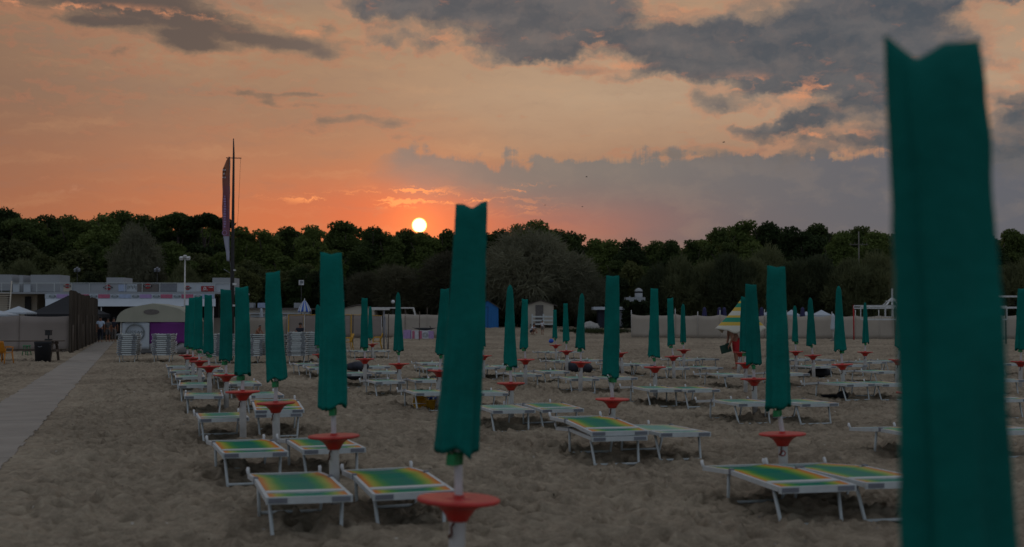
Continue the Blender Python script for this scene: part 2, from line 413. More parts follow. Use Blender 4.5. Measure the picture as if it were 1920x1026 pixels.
# the grey bank low on the right
puff = nz(vec(AZ, 3.3), .55, 6, .62) - .5
top = 7.5 + (fb - .5) * 3.0 + puff * 3.0
bank = sstep(.12, -.30, EL - top) * sstep(-7.6, -4.6, AZ + (fb2 - .5) * 6.0)
bot = 5.35 - AZ * .25 + (fb2 - .5) * 2.6
bank = bank * sstep(-1.8, .9, EL - bot)
bank_col = mix(sstep(2.5, 8.0, EL + (fb2 - .5) * 2.0), lin(88, 88, 101), lin(110, 109, 110))
bank_col = mix(sstep(3.0, 18.0, AZ), bank_col, lin(88, 93, 104))
bank_col = mix(sstep(.46, .66, fb) * .3, bank_col, lin(128, 118, 113))
sky = mix(bank * .95, sky, bank_col)
# pink seam under the bank
sky = mix(glow(2.5, 4.4, 5.5, 1.1) * .38, sky, lin(178, 92, 84))
# bright streaks lit from below near the sun
st = nz(vm('MULTIPLY', PF, (.30, 3.0, 1)), 1.5, 6, .6)
stm = sstep(.52, .60, st) * blobs([(770, 357, 60, 7, 1.3), (700, 372, 150, 9, 1.0), (740, 384, 90, 7, .9), (860, 376, 60, 8, .9), (985, 355, 40, 10, .6), (960, 388, 70, 14, .5), (600, 378, 60, 7, .7)], P)
sky = mix(mth('MINIMUM', stm, 1.0) * .85, sky, lin(252, 150, 92))
# dark clouds higher up
dens = blobs([(800, 8, 130, 42, 1.1), (930, 30, 190, 62, 1.2), (1090, 30, 150, 52, 1.15), (960, 95, 100, 30, .95), (735, 85, 52, 22, .7), (1020, 112, 50, 18, .7),
              (1290, 92, 170, 36, 1.2), (1420, 100, 190, 50, 1.35), (1560, 110, 170, 62, 1.35), (1640, 60, 140, 50, 1.0), (1730, 30, 150, 26, 1.2), (1600, 20, 90, 30, .9), (1420, 12, 90, 22, .75), (1250, 145, 130, 18, .8), (1340, 195, 90, 28, .85),
              (1390, 255, 60, 20, .85), (1455, 242, 62, 14, .8), (1535, 238, 62, 14, .75), (1640, 200, 140, 65, 1.15), (1480, 165, 110, 16, .5), (1780, 130, 90, 60, .5), (1915, 235, 60, 50, .85), (1900, 52, 40, 8, .7), (1600, 290, 260, 30, .8), (1850, 310, 160, 60, .8)], PW)
m = dens + (fb - .5) * 1.9 - .34
cc = mix(sstep(.35, .68, fb2), lin(72, 79, 88), lin(97, 96, 99))
cc = mix(sstep(.42, .72, nz(PF, .9, 6, .6)) * .35, cc, lin(120, 108, 104))
sky = cloud(sky, m, cc, lin(208, 140, 104), .35, -.06, .95)
PL2 = vm('ADD', P, vm('ADD', vm('MULTIPLY', w1, (.12, .06, 0)), vm('ADD', vm('MULTIPLY', w2, (.45, .22, 0)), vm('MULTIPLY', w3, (.7, .6, 0)))))
dens2 = blobs([(90, -16, 110, 32, 1.1), (190, 8, 140, 36, 1.3), (275, 34, 95, 22, 1.15), (345, 56, 80, 15, .95), (410, 73, 75, 11, .85), (470, 87, 80, 9, .8), (540, 98, 70, 8, .75), (190, 76, 60, 8, .95), (250, 72, 50, 6, .8), (360, 98, 50, 15, .95), (395, 108, 34, 9, .7), (330, 86, 40, 7, .6), (560, 100, 30, 9, .6), (606, 112, 32, 9, .95), (615, 68, 20, 14, .45),
               (480, 190, 100, 7, .42), (508, 200, 16, 8, .4), (560, 186, 70, 5, .45), (620, 205, 100, 8, .4), (612, 234, 24, 6, .55), (690, 228, 90, 8, .35), (730, 236, 30, 8, .6), (745, 258, 26, 10, .5), (800, 262, 30, 7, .4), (1090, 140, 60, 10, .5), (1290, 290, 120, 16, .6), (120, 210, 200, 30, .25), (430, 260, 200, 20, .22), (230, 50, 330, 60, .42), (520, 95, 220, 26, .36), (330, 150, 330, 40, .22), (640, 230, 160, 26, .25)], PL2)
m2 = dens2 + (nz(vm('MULTIPLY', PL2, (1, 2.4, 1)), .7, 8, .62) - .5) * 1.5 - .16
c2 = mix(sstep(-15, -3, AZ), lin(92, 80, 76), lin(112, 101, 97))
sky = cloud(sky, m2, c2, lin(200, 124, 90), .3, -.15, 1.15)
# lit shreds between the clouds
st2 = sstep(.48, .66, nz(vm('MULTIPLY', PF, (.5, 1.5, 1)), 1.1, 6, .6)) * blobs([(1390, 168, 60, 14, 1), (1520, 185, 90, 26, 1), (1530, 262, 80, 14, 1), (1180, 130, 50, 8, .9), (1880, 130, 60, 70, .8), (840, 80, 60, 22, .7), (1110, 80, 50, 20, .7), (1240, 30, 60, 25, .7), (170, 54, 170, 9, 1.4), (420, 52, 90, 8, 1.0), (560, 70, 90, 10, .8)], P)
sky = mix(mth('MINIMUM', st2, 1.0) * .75, sky, lin(222, 146, 104))
# high overcast overhead and behind
far = sstep(30.0, 95.0, mth('ABSOLUTE', AZ))
sky = mix(far, sky, mix(sstep(.3, .7, fb2), lin(120, 134, 154), lin(150, 160, 174)))
sky = mix(sstep(22.0, 50.0, EL), sky, lin(150, 155, 165))
sky = addc(sky, lin(255, 125, 40), g1 * .75)
sky = addc(sky, lin(200, 70, 35), g2 * .03)
disc = sstep(.375, .31, ang)
sky = mix(disc, sky, mix(sstep(.37, .20, ang), (2.6, 1.1, .16, 1), (7.0, 5.4, 2.2, 1)))
sky = mix(sstep(-.5, -3.0, EL), sky, lin(60, 54, 48))
b1 = nt.nodes.new('ShaderNodeBackground'); nt.links.new(sky.o, b1.inputs[0]); b1.inputs[1].default_value = .96
st_ = nt.nodes.new('ShaderNodeTexSky'); st_.sky_type = 'NISHITA'; st_.sun_disc = False; st_.sun_elevation = SUN_EL; st_.sun_rotation = SUN_AZ
b2 = nt.nodes.new('ShaderNodeBackground'); nt.links.new(st_.outputs[0], b2.inputs[0]); b2.inputs[1].default_value = .003
ash = nt.nodes.new('ShaderNodeAddShader'); nt.links.new(b1.outputs[0], ash.inputs[0]); nt.links.new(b2.outputs[0], ash.inputs[1])
wo = nt.nodes.new('ShaderNodeOutputWorld'); nt.links.new(ash.outputs[0], wo.inputs[0])
W.cycles.sampling_method = 'MANUAL'; W.cycles.sample_map_resolution = 1024

sl = bpy.data.lights.new('sun', 'SUN'); sl.energy = .5; sl.angle = R(.5); sl.color = (1, .42, .18)
so = bpy.data.objects.new('sun', sl); COL.objects.link(so)
so.rotation_euler = (-Vector(sdir)).to_track_quat('-Z', 'Y').to_euler(); so.location = (0, 0, 40)

S.view_settings.view_transform = 'Standard'; S.view_settings.look = 'None'; S.view_settings.gamma = 1; S.view_settings.exposure = 0
S.render.engine = 'CYCLES'
S.cycles.max_bounces = 5; S.cycles.diffuse_bounces = 3; S.cycles.glossy_bounces = 2; S.cycles.transparent_max_bounces = 4
S.cycles.caustics_reflective = False; S.cycles.caustics_refractive = False; S.cycles.sample_clamp_indirect = 4
S.cycles.use_denoising = True
try: S.cycles.denoiser = 'OPENIMAGEDENOISE'
except Exception: pass

# ------------------------------------------------------------------ the beach
rng = np.random.default_rng(5)
TB = rng.random((256, 256))
def vnoise(x, y, s, seed=0):
    x = x / s + seed * 17.3; y = y / s + seed * 5.1
    xi = np.floor(x).astype(int); yi = np.floor(y).astype(int); fx = x - xi; fy = y - yi
    fx = fx * fx * (3 - 2 * fx); fy = fy * fy * (3 - 2 * fy)
    g = lambda a, b: TB[(a) & 255, (b) & 255]
    return (g(xi, yi) * (1 - fx) + g(xi + 1, yi) * fx) * (1 - fy) + (g(xi, yi + 1) * (1 - fx) + g(xi + 1, yi + 1) * fx) * fy - .5
H1, H2, H3, H4, H5 = (rng.random((256, 256)) for _ in range(5))
def dents(x, y, cell, r0, r1, depth, seed):
    xi = np.floor(x / cell).astype(int); yi = np.floor(y / cell).astype(int); h = np.zeros_like(x)
    for a in (-1, 0, 1):
        for b in (-1, 0, 1):
            i = (xi + a + seed * 31) & 255; j = (yi + b + seed * 57) & 255
            cx = (xi + a + H1[i, j]) * cell; cy = (yi + b + H2[i, j]) * cell; th = H3[i, j] * 6.283
            ux = (x - cx) * np.cos(th) + (y - cy) * np.sin(th); uy = -(x - cx) * np.sin(th) + (y - cy) * np.cos(th)
            r = r0 + (r1 - r0) * H4[i, j]
            q = np.sqrt((ux / r) ** 2 + (uy / (r * .55)) ** 2)
            h += depth * H5[i, j] * (-np.exp(-q ** 2 * 1.3) + .42 * np.exp(-(q - 1.5) ** 2 * 4))
    return h
PL = [Vector((-5.6, 13.4, 0)), Vector((-25.7, 79, 0))]          # right edge of the walkway
pd = (PL[1] - PL[0]).normalized(); pn = Vector((-pd.y, pd.x, 0))
def ground():
    rows = [0.35, 1, 2, 3, 4, 5, 5.6]
    r = 6.0
    while r < 150: rows.append(r); r *= 1.0036 if r < 8 else 1.0019 if r < 24 else 1.0032 if r < 70 else 1.008
    rows += [160, 180, 220, 300, 450, 700, 1100, 1700]
    rows = np.array(rows)
    a0 = np.linspace(-27.5, 27.5, 680)
    a = np.concatenate([np.linspace(-180, -28.5, 40, endpoint=False), a0, np.linspace(28.5, 180, 40, endpoint=False)])
    RR, AA = np.meshgrid(rows, np.radians(a), indexing='ij')
    x = RR * np.sin(AA); y = RR * np.cos(AA)
    t = np.clip((y - 96) / 13, 0, 1); z = .78 * t * t * (3 - 2 * t)
    amp = np.clip((150 - RR) / 60, .0, 1)
    amp *= np.clip((RR - 1) / 4, 0, 1)
    pr = (x - PL[0].x) * pn.x + (y - PL[0].y) * pn.y          # 0..1.15 across the walkway
    pm = np.clip(np.minimum(np.abs(pr - .57) - .45, 1.0) / .8, 0, 1)
    h = vnoise(x, y, 2.6, 1) * .05 + vnoise(x, y, .9, 2) * .04 + vnoise(x, y, .33, 3) * .05 + vnoise(x, y, .15, 6) * .045 + vnoise(x, y, .08, 8) * .022
    h += dents(x, y, .38, .08, .16, .135, 1) + dents(x, y, .23, .05, .10, .10, 4) + dents(x, y, .8, .14, .28, .09, 7)
    z = z + h * amp * (.12 + .88 * pm)
    for ux, uy, _ in UMB:                      # sand heaped round each foot
        d2 = ((x - ux) ** 2 + (y - uy) ** 2)
        z = z + .075 * np.exp(-d2 / .035) * (d2 < 1) - .03 * np.exp(-(np.sqrt(d2) - .42) ** 2 / .02) * (d2 < 1)
    z -= np.where(RR > 150, .02, 0)
    nr, na = RR.shape
    vs = np.stack([x, y, z], -1).reshape(-1, 3)
    vs = np.concatenate([vs, [[0, 0, 0]]])
    i, j = np.meshgrid(np.arange(nr - 1), np.arange(na), indexing='ij'); j2 = (j + 1) % na
    q = np.stack([i * na + j, i * na + j2, (i + 1) * na + j2, (i + 1) * na + j], -1).reshape(-1, 4)
    c = len(vs) - 1; tri = np.stack([np.full(na, c), (np.arange(na) + 1) % na, np.arange(na)], -1)
    me = bpy.data.meshes.new('beach_sand')
    me.vertices.add(len(vs)); me.vertices.foreach_set('co', vs.ravel())
    me.loops.add(q.size + tri.size); me.loops.foreach_set('vertex_index', np.concatenate([q[:, ::-1].ravel(), tri[:, ::-1].ravel()]))
    ns = len(q) + len(tri); me.polygons.add(ns)
    me.polygons.foreach_set('loop_start', np.concatenate([np.arange(len(q)) * 4, q.size + np.arange(len(tri)) * 3]))
    me.polygons.foreach_set('use_smooth', np.ones(ns, bool))
    me.update(calc_edges=True); me.validate()
    me.materials.append(MT['sand'])
    if me.polygons[100].normal.z < 0: me.flip_normals()
    o = bpy.data.objects.new('beach_sand', me); COL.objects.link(o); o['kind'] = 'structure'
# walkway of boards half sunk in the sand
b = MB(); n = 170; L0 = -5.0; L1 = 76.0
for k in range(n):
    s0 = L0 + (L1 - L0) * k / n; s1 = L0 + (L1 - L0) * (k + 1) / n - .002
    e0 = random.uniform(-.02, .03); e1 = random.uniform(-.03, .02); zz = .018 + random.uniform(-.0012, .0012)
    A = PL[0] + pd * s0 + pn * e0; B = PL[0] + pd * s1 + pn * e0; C = PL[0] + pd * s1 + pn * (1.15 + e1); Dd = PL[0] + pd * s0 + pn * (1.15 + e1)
    lo = [Vector((p.x, p.y, -.06)) for p in (A, B, C, Dd)]; hi = [Vector((p.x, p.y, zz)) for p in (A, B, C, Dd)]
    b.add(lo + hi, [(0, 1, 2, 3), (7, 6, 5, 4), (0, 4, 5, 1), (1, 5, 6, 2), (2, 6, 7, 3), (3, 7, 4, 0)])
tag(b.build('walkway_path', 'path'), None, None, kind='structure')

# ------------------------------------------------------------------ closed parasols
ZP = .69
def umbrella(plate, top, bot, wt, wb, style, label, seed, notch=.5, badge=False, deep=.25, zp=.69):
    ZP = zp
    rnd = random.Random(seed)
    p = onz(plate[0], plate[1], ZP); Y = p.y
    tp = at(top[0], top[1], Y); bt = at(bot[0], bot[1], Y)
    sl = (tp.x - p.x) / (tp.z - ZP)
    tilt = math.atan(sl)
    base = Vector((p.x - sl * ZP, Y, gz(p.x, Y)))
    root = thing('closed_parasol', label, 'parasol', base, 0, 'closed green parasols set out in rows on the beach')
    root.rotation_euler = (R(rnd.uniform(-.6, .6)), tilt, 0)
    H = tp.z; zb = bt.z; s = F / Y
    rt = wt / s / 2; rb = wb / s / 2
    xo = (bt.x - (p.x + sl * (zb - ZP)))
    # cloth
    b = MB(); NA, NZ = 56, 44; rings = []
    ph = [rnd.uniform(0, 6.28) for _ in range(6)]
    slant = rnd.choice((-1, 1)) * rnd.uniform(.0, .022); fz = rnd.choice((4, 5, 5, 6)); pa = rnd.uniform(3.6, 4.6); pb = rnd.uniform(4.9, 5.7)
    for i in range(NZ + 1):
        t = i / NZ; ring = []
        for k in range(NA):
            a = 2 * math.pi * k / NA; ca, sa = math.cos(a), math.sin(a)
            if style == 'S':
                r = rb + (rt - rb) * min(1, t * 1.02) ** .9; dep = r * (.78 - .45 * t)
                if t > .93: dep *= max(.12, 1 - ((t - .93) / .07) ** 2 * .95)
                ex = .85 if t > .8 else 1
                x = r * math.copysign(abs(ca) ** ex, ca); y = dep * math.copysign(abs(sa) ** ex, sa)
            else:
                r = rb + (rt - rb) * (t / .86 if t < .86 else 1)
                if t > .86: r = rt * math.sqrt(max(.02, 1 - ((t - .86) / .14) ** 2)) * .98
                dep = r * .88; x, y = r * ca, dep * sa
            f = 1 + .13 * math.sin(fz * a + ph[0] + 1.2 * t) * (1 - .6 * t) + .055 * math.sin(9 * a + ph[1] - 2 * t) * (1 - .5 * t)
            z = zb + (H - zb) * t
            f -= .16 * math.exp(-((a - pa) / .10) ** 2) * (1 - .5 * t) + .10 * math.exp(-((a - pb) / .08) ** 2) * (1 - .3 * t)
            nn = noise.noise(Vector((ca * 1.2 + seed, sa * 1.2, z * 5.0))) * .005 + noise.noise(Vector((ca * 2.5, sa * 2.5 + seed, z * 16))) * .0035
            f += nn / max(r, .02)
            x *= f; y *= f
            if style == 'S' and t > .75:
                u = x / max(rt, .01); w = (t - .75) / .25
                z += w * w * (.012 * u * u - .045 * max(0, 1 - abs(u - (notch * 2 - 1)) / .6)) * (rt / .085) * deep
                z += w * w * .012 * u * math.sin(ph[2])
            if t < .08:
                z += (1 - t / .08) * (slant * ca + .018 * math.sin(3 * a + ph[3]) + .012 * math.sin(5 * a + ph[4]))
            xs = xo * (1 - t) + .006 * math.sin(3.2 * t + ph[5])
            ring.append(Vector((x + xs, y, z)))
        rings.append(ring)
    inner = [[Vector((v.x * .8 + xo * .2, v.y * .8, v.z + .015)) for v in rings[0]], [Vector((xo + (v.x - xo) * .3, v.y * .3, v.z + .16)) for v in rings[0]]]
    rr_ = inner[::-1] + rings; b.loft(rr_, 0, True, style != 'S')
    if style == 'S':
        o_ = (len(rr_) - 1) * NA
        for k in range(NA // 2):
            q_ = [o_ + k, o_ + k + 1, o_ + (NA - k - 1) % NA, o_ + (NA - k) % NA]
            q_ = list(dict.fromkeys(q_))
            if len(q_) > 2: b.f.append(q_); b.m.append(0); b.sm.append(False)
    b.build('cover', 'teal', root)
    # clasp strap hanging below the cover
    c = MB(); zc = zb - .035 - rnd.uniform(0, .03); a = rnd.uniform(-.9, .9) - math.pi / 2
    c.lathe([(.024, zc - .03), (.03, zc - .028), (.031, zc + .028), (.026, zc + .04)], 14, (xo * .6, 0, 0))
    c.box((xo * .6 + math.cos(a) * .05, math.sin(a) * .05, zc), (.06, .05, .06), Matrix.Rotation(a, 3, 'Z'))
    c.bar((xo * .6 - .03, -.02, zc + .01), (xo - rb * .6, -.01, zb + .03), .025, .012)
    c.build('clasp', 'green', root)
    q = MB(); q.tube([(0, 0, .5), (0, 0, ZP + .01), (xo * .6, 0, zb), (xo * .4, 0, zb + .35)], .0235, 14); q.build('pole', 'pole', root)
    d = MB(); d.lathe([(.048, ZP - .124), (.056, ZP - .122), (.068, ZP - .095), (.094, ZP - .06), (.128, ZP - .036), (.17, ZP - .024), (.215, ZP - .019), (.228, ZP - .014), (.231, ZP - .004), (.225, ZP + .004), (.2, ZP + .006), (.1, ZP + .002), (.034, ZP + .003), (.032, ZP + .02), (.024, ZP + .022)], 40)
    d.build('table_disc', 'red', root)
    e = MB(); e.lathe([(.046, -.25), (.046, ZP - .122), (.044, ZP - .10)], 20); tube = e.build('base_tube', 'pvc', root)
    h = MB(); aa = R(-115)
    h.tube([(.052 * math.cos(aa), .052 * math.sin(aa), ZP - .13), (.075 * math.cos(aa), .075 * math.sin(aa), ZP - .15), (.082 * math.cos(aa + .1), .082 * math.sin(aa + .1), ZP - .178), (.07 * math.cos(aa - .2), .07 * math.sin(aa - .2), ZP - .205), (.055 * math.cos(aa - .5), .055 * math.sin(aa - .5), ZP - .20)], .008, 6)
    h.build('hook', 'rust', root)
    if badge:
        g = MB()
        for r0, r1, y0, mi in ((.0, .017, -.0545, 0), (.017, .029, -.0535, 1)):
            pts0 = [Vector((r1 * math.cos(2 * math.pi * k / 20) - .012, y0, ZP - .19 + r1 * math.sin(2 * math.pi * k / 20))) for k in range(20)]
            g.loft([[v + Vector((0, .012, 0)) for v in pts0], pts0], mi)
        g.build('number_badge', ['logowhite', 'logored'], root)
    UMB.append((base.x, base.y, root))
    return root
UMB = []
UL = [  # plate, top, bottom, width at top and bottom in photo pixels, style, short name, extra words
    ((1815, 1526), (1756, 77), (1806, 1326), 178, 218, 'S', 'giant near parasol', 'huge out of focus closed parasol, nearest to the camera at the right', .3),
    ((860, 935), (882, 381), (856, 848), 57, 78, 'S', 'big leaning central parasol', 'large closed teal parasol leaning right, its top just right of the setting sun', .55),
    ((626, 817), (621, 474), (625, 764), 40, 51, 'S', 'third walkway row parasol', 'closed teal parasol, third from the camera in the walkway row', .5),
    ((517, 755), (512, 510), (519, 712), 26, 38, 'S', 'fourth walkway row parasol', 'closed teal parasol, fourth from the camera in the walkway row', .6),
    ((455, 734), (453, 538), (455, 702), 24, 28, 'S', 'fifth walkway row parasol', 'closed teal parasol, fifth from the camera in the walkway row', .5),
    ((424, 703), (423, 543), (423, 676), 19, 23, 'S', 'sixth walkway row parasol', 'closed teal parasol, sixth from the camera in the walkway row', .4),
    ((392, 687), (390, 553), (391, 662), 14, 19, 'S', 'seventh walkway row parasol', 'closed teal parasol, seventh from the camera in the walkway row', .5),
    ((374, 677), (372, 556), (372, 655), 14, 17, 'S', 'eighth walkway row parasol', 'closed teal parasol, eighth from the camera in the walkway row', .5),
    ((362, 671), (361, 558), (361, 652), 12, 15, 'S', 'ninth walkway row parasol', 'closed teal parasol, ninth from the camera in the walkway row', .5),
    ((351, 666), (353, 572), (353, 650), 10, 14, 'S', 'farthest walkway row parasol', 'closed teal parasol at the far end of the walkway row beside the kiosk', .5),
    ((600, 664), (596, 571), (597, 648), 9, 14, 'T', 'parasol beside the sunbed stacks', 'round topped closed parasol half hidden just right of the sunbed stacks', .5),
    ((684, 673), (683, 559), (683, 652), 11, 15, 'S', 'parasol before the metal frame', 'square topped closed parasol in front of the left end of the metal frame', .5),
    ((698, 645), (694, 574), (694, 634), 6, 10, 'T', 'small parasol by yellow chairs', 'small far parasol standing next to the yellow chairs', .5),
    ((748, 682), (747, 548), (747, 658), 9, 18, 'T', 'pointed parasol below the sun', 'pointed closed parasol below the sun, in front of the metal frame bar', .5),
    ((824, 695), (834, 541), (828, 665), 16, 21, 'S', 'parasol left behind central parasol', 'closed parasol mostly hidden behind the left side of the large leaning parasol', .5),
    ((906, 667), (904, 566), (903, 650), 11, 16, 'S', 'parasol right behind central parasol', 'closed parasol peeping out behind the right side of the large leaning parasol', .5),
    ((958, 718), (957, 534), (956, 686), 13, 27, 'T', 'tapering parasol by blue hut', 'tapering closed parasol immediately right of the blue hut', .5),
    ((985, 674), (984, 561), (983, 653), 11, 15, 'S', 'parasol left of beige hut', 'square topped closed parasol at the left edge of the beige hut', .5),
    ((1042, 647), (1040, 581), (1041, 634), 6, 9, 'S', 'tiny parasol by beige hut', 'smallest far parasol, at the right edge of the beige hut', .5),
    ((1062, 658), (1060, 569), (1062, 640), 7, 12, 'S', 'thin parasol before the tamarisk', 'thin closed parasol, second to the right of the beige hut', .5),
    ((1089, 679), (1091, 550), (1088, 653), 10, 17, 'T', 'round parasol before the tamarisk', 'round topped closed parasol in front of the right side of the big tamarisk', .5),
    ((1148, 748), (1149, 517), (1145, 706), 24, 30, 'S', 'parasol in front of dark stall', 'tall square topped closed parasol in front of the dark stall', .5),
    ((1163, 662), (1152, 570), (1154, 645), 9, 12, 'S', 'parasol hidden by stall parasol', 'far parasol almost hidden behind the one at the dark stall, only its red disc shows', .5),
    ((1228, 688), (1226, 541), (1226, 669), 14, 21, 'S', 'parasol right of the hedge', 'square topped closed parasol just right of the hedge, before the pale fence', .4),
    ((1262, 668), (1257, 559), (1258, 647), 11, 14, 'S', 'second parasol past the hedge', 'closed parasol second to the right of the hedge', .5),
    ((1282, 656), (1281, 570), (1281, 642), 7, 11, 'T', 'third parasol past the hedge', 'small pointed closed parasol third to the right of the hedge', .5),
    ((1388, 661), (1398, 563), (1397, 648), 8, 12, 'S', 'parasol beside red shorts man', 'parasol at the red shorts of the man, mostly hidden behind the two in front', .5),
    ((1398, 681), (1398, 557), (1397, 660), 15, 19, 'S', 'parasol before striped umbrella', 'closed parasol directly in front of the striped umbrella', .5),
    ((1414, 710), (1409, 533), (1413, 683), 20, 27, 'S', 'front parasol by striped umbrella', 'larger closed parasol right in front of the striped umbrella, nearer of the pair', .5),
    ((1467, 813), (1457, 499), (1457, 764), 32, 44, 'S', 'big parasol right of striped umbrella', 'tall closed teal parasol right of the striped umbrella with a round badge on its tube', .5),
    ((1492, 659), (1490, 573), (1491, 641), 7, 11, 'T', 'small pointed parasol by white chair', 'small pointed closed parasol left of the white plastic chair', .5),
    ((1524, 666), (1519, 558), (1521, 647), 9, 17, 'T', 'pointed parasol right of white chair', 'pointed closed parasol right of the white plastic chair', .5),
    ((1579, 683), (1572, 536), (1576, 657), 11, 23, 'T', 'tapering parasol left of red post', 'tapering closed parasol just left of the red net post', .5),
    ((1622, 660), (1622, 567), (1623, 643), 6, 13, 'T', 'parasol before the net', 'slim closed parasol standing in front of the left end of the net', .5),
    ((1684, 675), (1692, 545), (1688, 650), 14, 19, 'S', 'parasol left behind giant', 'closed parasol peeping out at the left edge of the huge near parasol', .5),
    ((1712, 737), (1722, 510), (1716, 700), 26, 32, 'S', 'parasol hidden behind giant', 'parasol hidden behind the huge near one, only the rim of its red disc shows', .5),
    ((1914, 678), (1917, 541), (1915, 655), 15, 21, 'S', 'parasol at right photo edge', 'closed parasol cut by the right edge of the photo', .5),
]
for i, (pl, tp_, bt_, wt, wb, sty, short, label, no) in enumerate(UL):
    umbrella(pl, tp_, bt_, wt, wb, sty, label, i + 3, no, badge=('badge' in label), deep={0: .75, 1: .6}.get(i, .08 + .2 * ((i * 37) % 5) / 4), zp={1: .72, 2: .66, 4: .72, 5: .68, 6: .73, 7: .72, 8: .7, 10: .66, 11: .71, 14: .68, 16: .65, 17: .71, 20: .72, 21: .62, 28: .68, 29: .57, 32: .7, 35: .67}.get(i, .69))

ground()
# ------------------------------------------------------------------ sunbeds
BZ = .345
def rail_pts(): return [(-.94, BZ), (.18, BZ), (.94, BZ - .055)]
def bed_frame(parent, z0=0):
    b = MB()
    for sx_ in (-1, 1):
        pts = rail_pts()
        for (y0, za), (y1, zb_) in zip(pts, pts[1:]):
            b.bar((sx_ * .335, y0 + .012, za + z0 - .02), (sx_ * .335, y1 - .012, zb_ + z0 - .02), .03, .04)
    b.box((0, -.955, BZ + z0 - .025), (.70, .028, .054))
    b.box((0, -.66, BZ + z0 - .002), (.64, .10, .014))
    b.box((0, .18, BZ + z0 - .035), (.64, .03, .03))
    b.bar((-.335, .95, BZ - .075 + z0), (.335, .95, BZ - .075 + z0), .03, .04)
    f = b.build('frame', 'white', parent)
    for sx_ in (-1, 1):
        c = MB(); c.box((sx_ * .255, -.971, BZ + z0 - .024), (.15, .012, .036)); c.build('corner_cap', 'grey', f)
        c = MB(); c.box((sx_ * .335, .18, BZ + z0 - .012), (.04, .05, .05)); c.build('joint_cap', 'grey', f)
        k = MB(); k.tube([(sx_ * .34, .93, BZ - .06 + z0), (sx_ * .345, .96, BZ - .02 + z0), (sx_ * .34, .965, BZ - .0 + z0)], [.016, .018, .014], 8); k.build('head_knob', 'wplastic', f)
    return f
def bed_cloth(parent, z0=0, name='cloth'):
    b = MB()
    def fn(u, v):
        y = -.94 + 1.87 * v; z = BZ + z0 - .004
        if y > .18: z -= .055 * (y - .18) / .76
        sag = .018 * (1 - (2 * u - 1) ** 2) * (1 if abs(y - .18) > .1 else .25)
        if y < -.62: sag *= .4
        cre = -.03 * math.exp(-((y - .2) / .035) ** 2)
        return Vector((-.325 + .65 * u, y, z - sag + cre))
    b.sheet(fn, 8, 60, .005)
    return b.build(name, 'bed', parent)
def leg_frame(parent, yt, yb, down=.0):
    b = MB(); zt = BZ - .045
    b.tube([(-.30, yt, zt), (-.275, yb, -.03), (-.265, yb, -.03)], .016, 8)
    b.tube([(.30, yt, zt), (.275, yb, -.03), (.265, yb, -.03)], .016, 8)
    b.tube([(-.275, yb, .012), (.275, yb, .014)], .015, 8)
    b.tube([(-.31, yt, zt), (.31, yt, zt)], .013, 8)
    return b.build('leg_frame', 'white', parent)
BG = 'striped sunbeds set out in rows on the beach'
proto = thing('sunbed', 'x', 'sunbed', (0, 0, 0), 0, BG)
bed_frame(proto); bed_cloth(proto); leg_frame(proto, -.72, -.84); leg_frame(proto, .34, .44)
bpy.context.view_layer.update()
BEDS = [  # centre of the foot rail in the photo
    (580, 930), (778, 921), (479, 848), (627, 842), (421, 785), (523, 776), (382, 743), (497, 741), (366, 722), (460, 719), (357, 707), (432, 703), (343, 697), (336, 688), (395, 694),
    (580, 683), (602, 690), (679, 658), (717, 658), (672, 701), (728, 698), (710, 688), (732, 716), (806, 714), (812, 737), (812, 681), (822, 690),
    (925, 738), (963, 769), (1055, 766), (916, 689), (950, 687), (991, 702), (1045, 697), (1097, 710), (1170, 709), (1038, 660), (1080, 659), (1059, 677), (1113, 675), (1171, 683), (1208, 683),
    (1162, 818), (1284, 812), (1248, 730), (1319, 731), (1272, 690), (1335, 689), (1294, 674), (1331, 673), (1386, 703), (1420, 757), (1537, 757), (1494, 701),
    (1534, 911), (1690, 905), (1795, 819), (1908, 808), (1901, 749), (1896, 712), (1614, 721), (1680, 720), (1548, 687), (1607, 685), (1500, 674), (1548, 674), (1644, 679), (1684, 677), (1668, 697), (1905, 683)]
def bedpos(x, y, extra=0):
    p = onz(x, y, BZ); return p
POS = []
for i, (x, y) in enumerate(BEDS):
    p = bedpos(x, y); rz = R({(580, 930): 16.3, (1162, 818): 9, (1534, 911): 12.5, (1690, 905): 13.5, (1420, 757): 10.5}.get((x, y), 16.5 if x < 900 else 14) + random.Random(i * 7 + 1).uniform(-2.4, 2.4) * (i > 0)); 
    if i in (5,): rz = R(12)
    c = Vector((p.x, p.y, 0)) + Matrix.Rotation(rz, 3, 'Z') @ Vector((0, .955, 0))
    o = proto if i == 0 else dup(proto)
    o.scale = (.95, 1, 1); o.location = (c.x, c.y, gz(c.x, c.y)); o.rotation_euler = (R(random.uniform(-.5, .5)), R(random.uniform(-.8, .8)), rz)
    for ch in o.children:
        if ch.name.startswith('cloth'): w_ = random.Random(i * 13 + 5).uniform(.04, .2) if c.y < 14.5 else random.Random(i * 13 + 5).uniform(.22, .56); ch.color = (w_, w_, w_, 1)  # far cloths set paler, their grazing-angle sheen put into the colour
    POS.append((c, o, i))
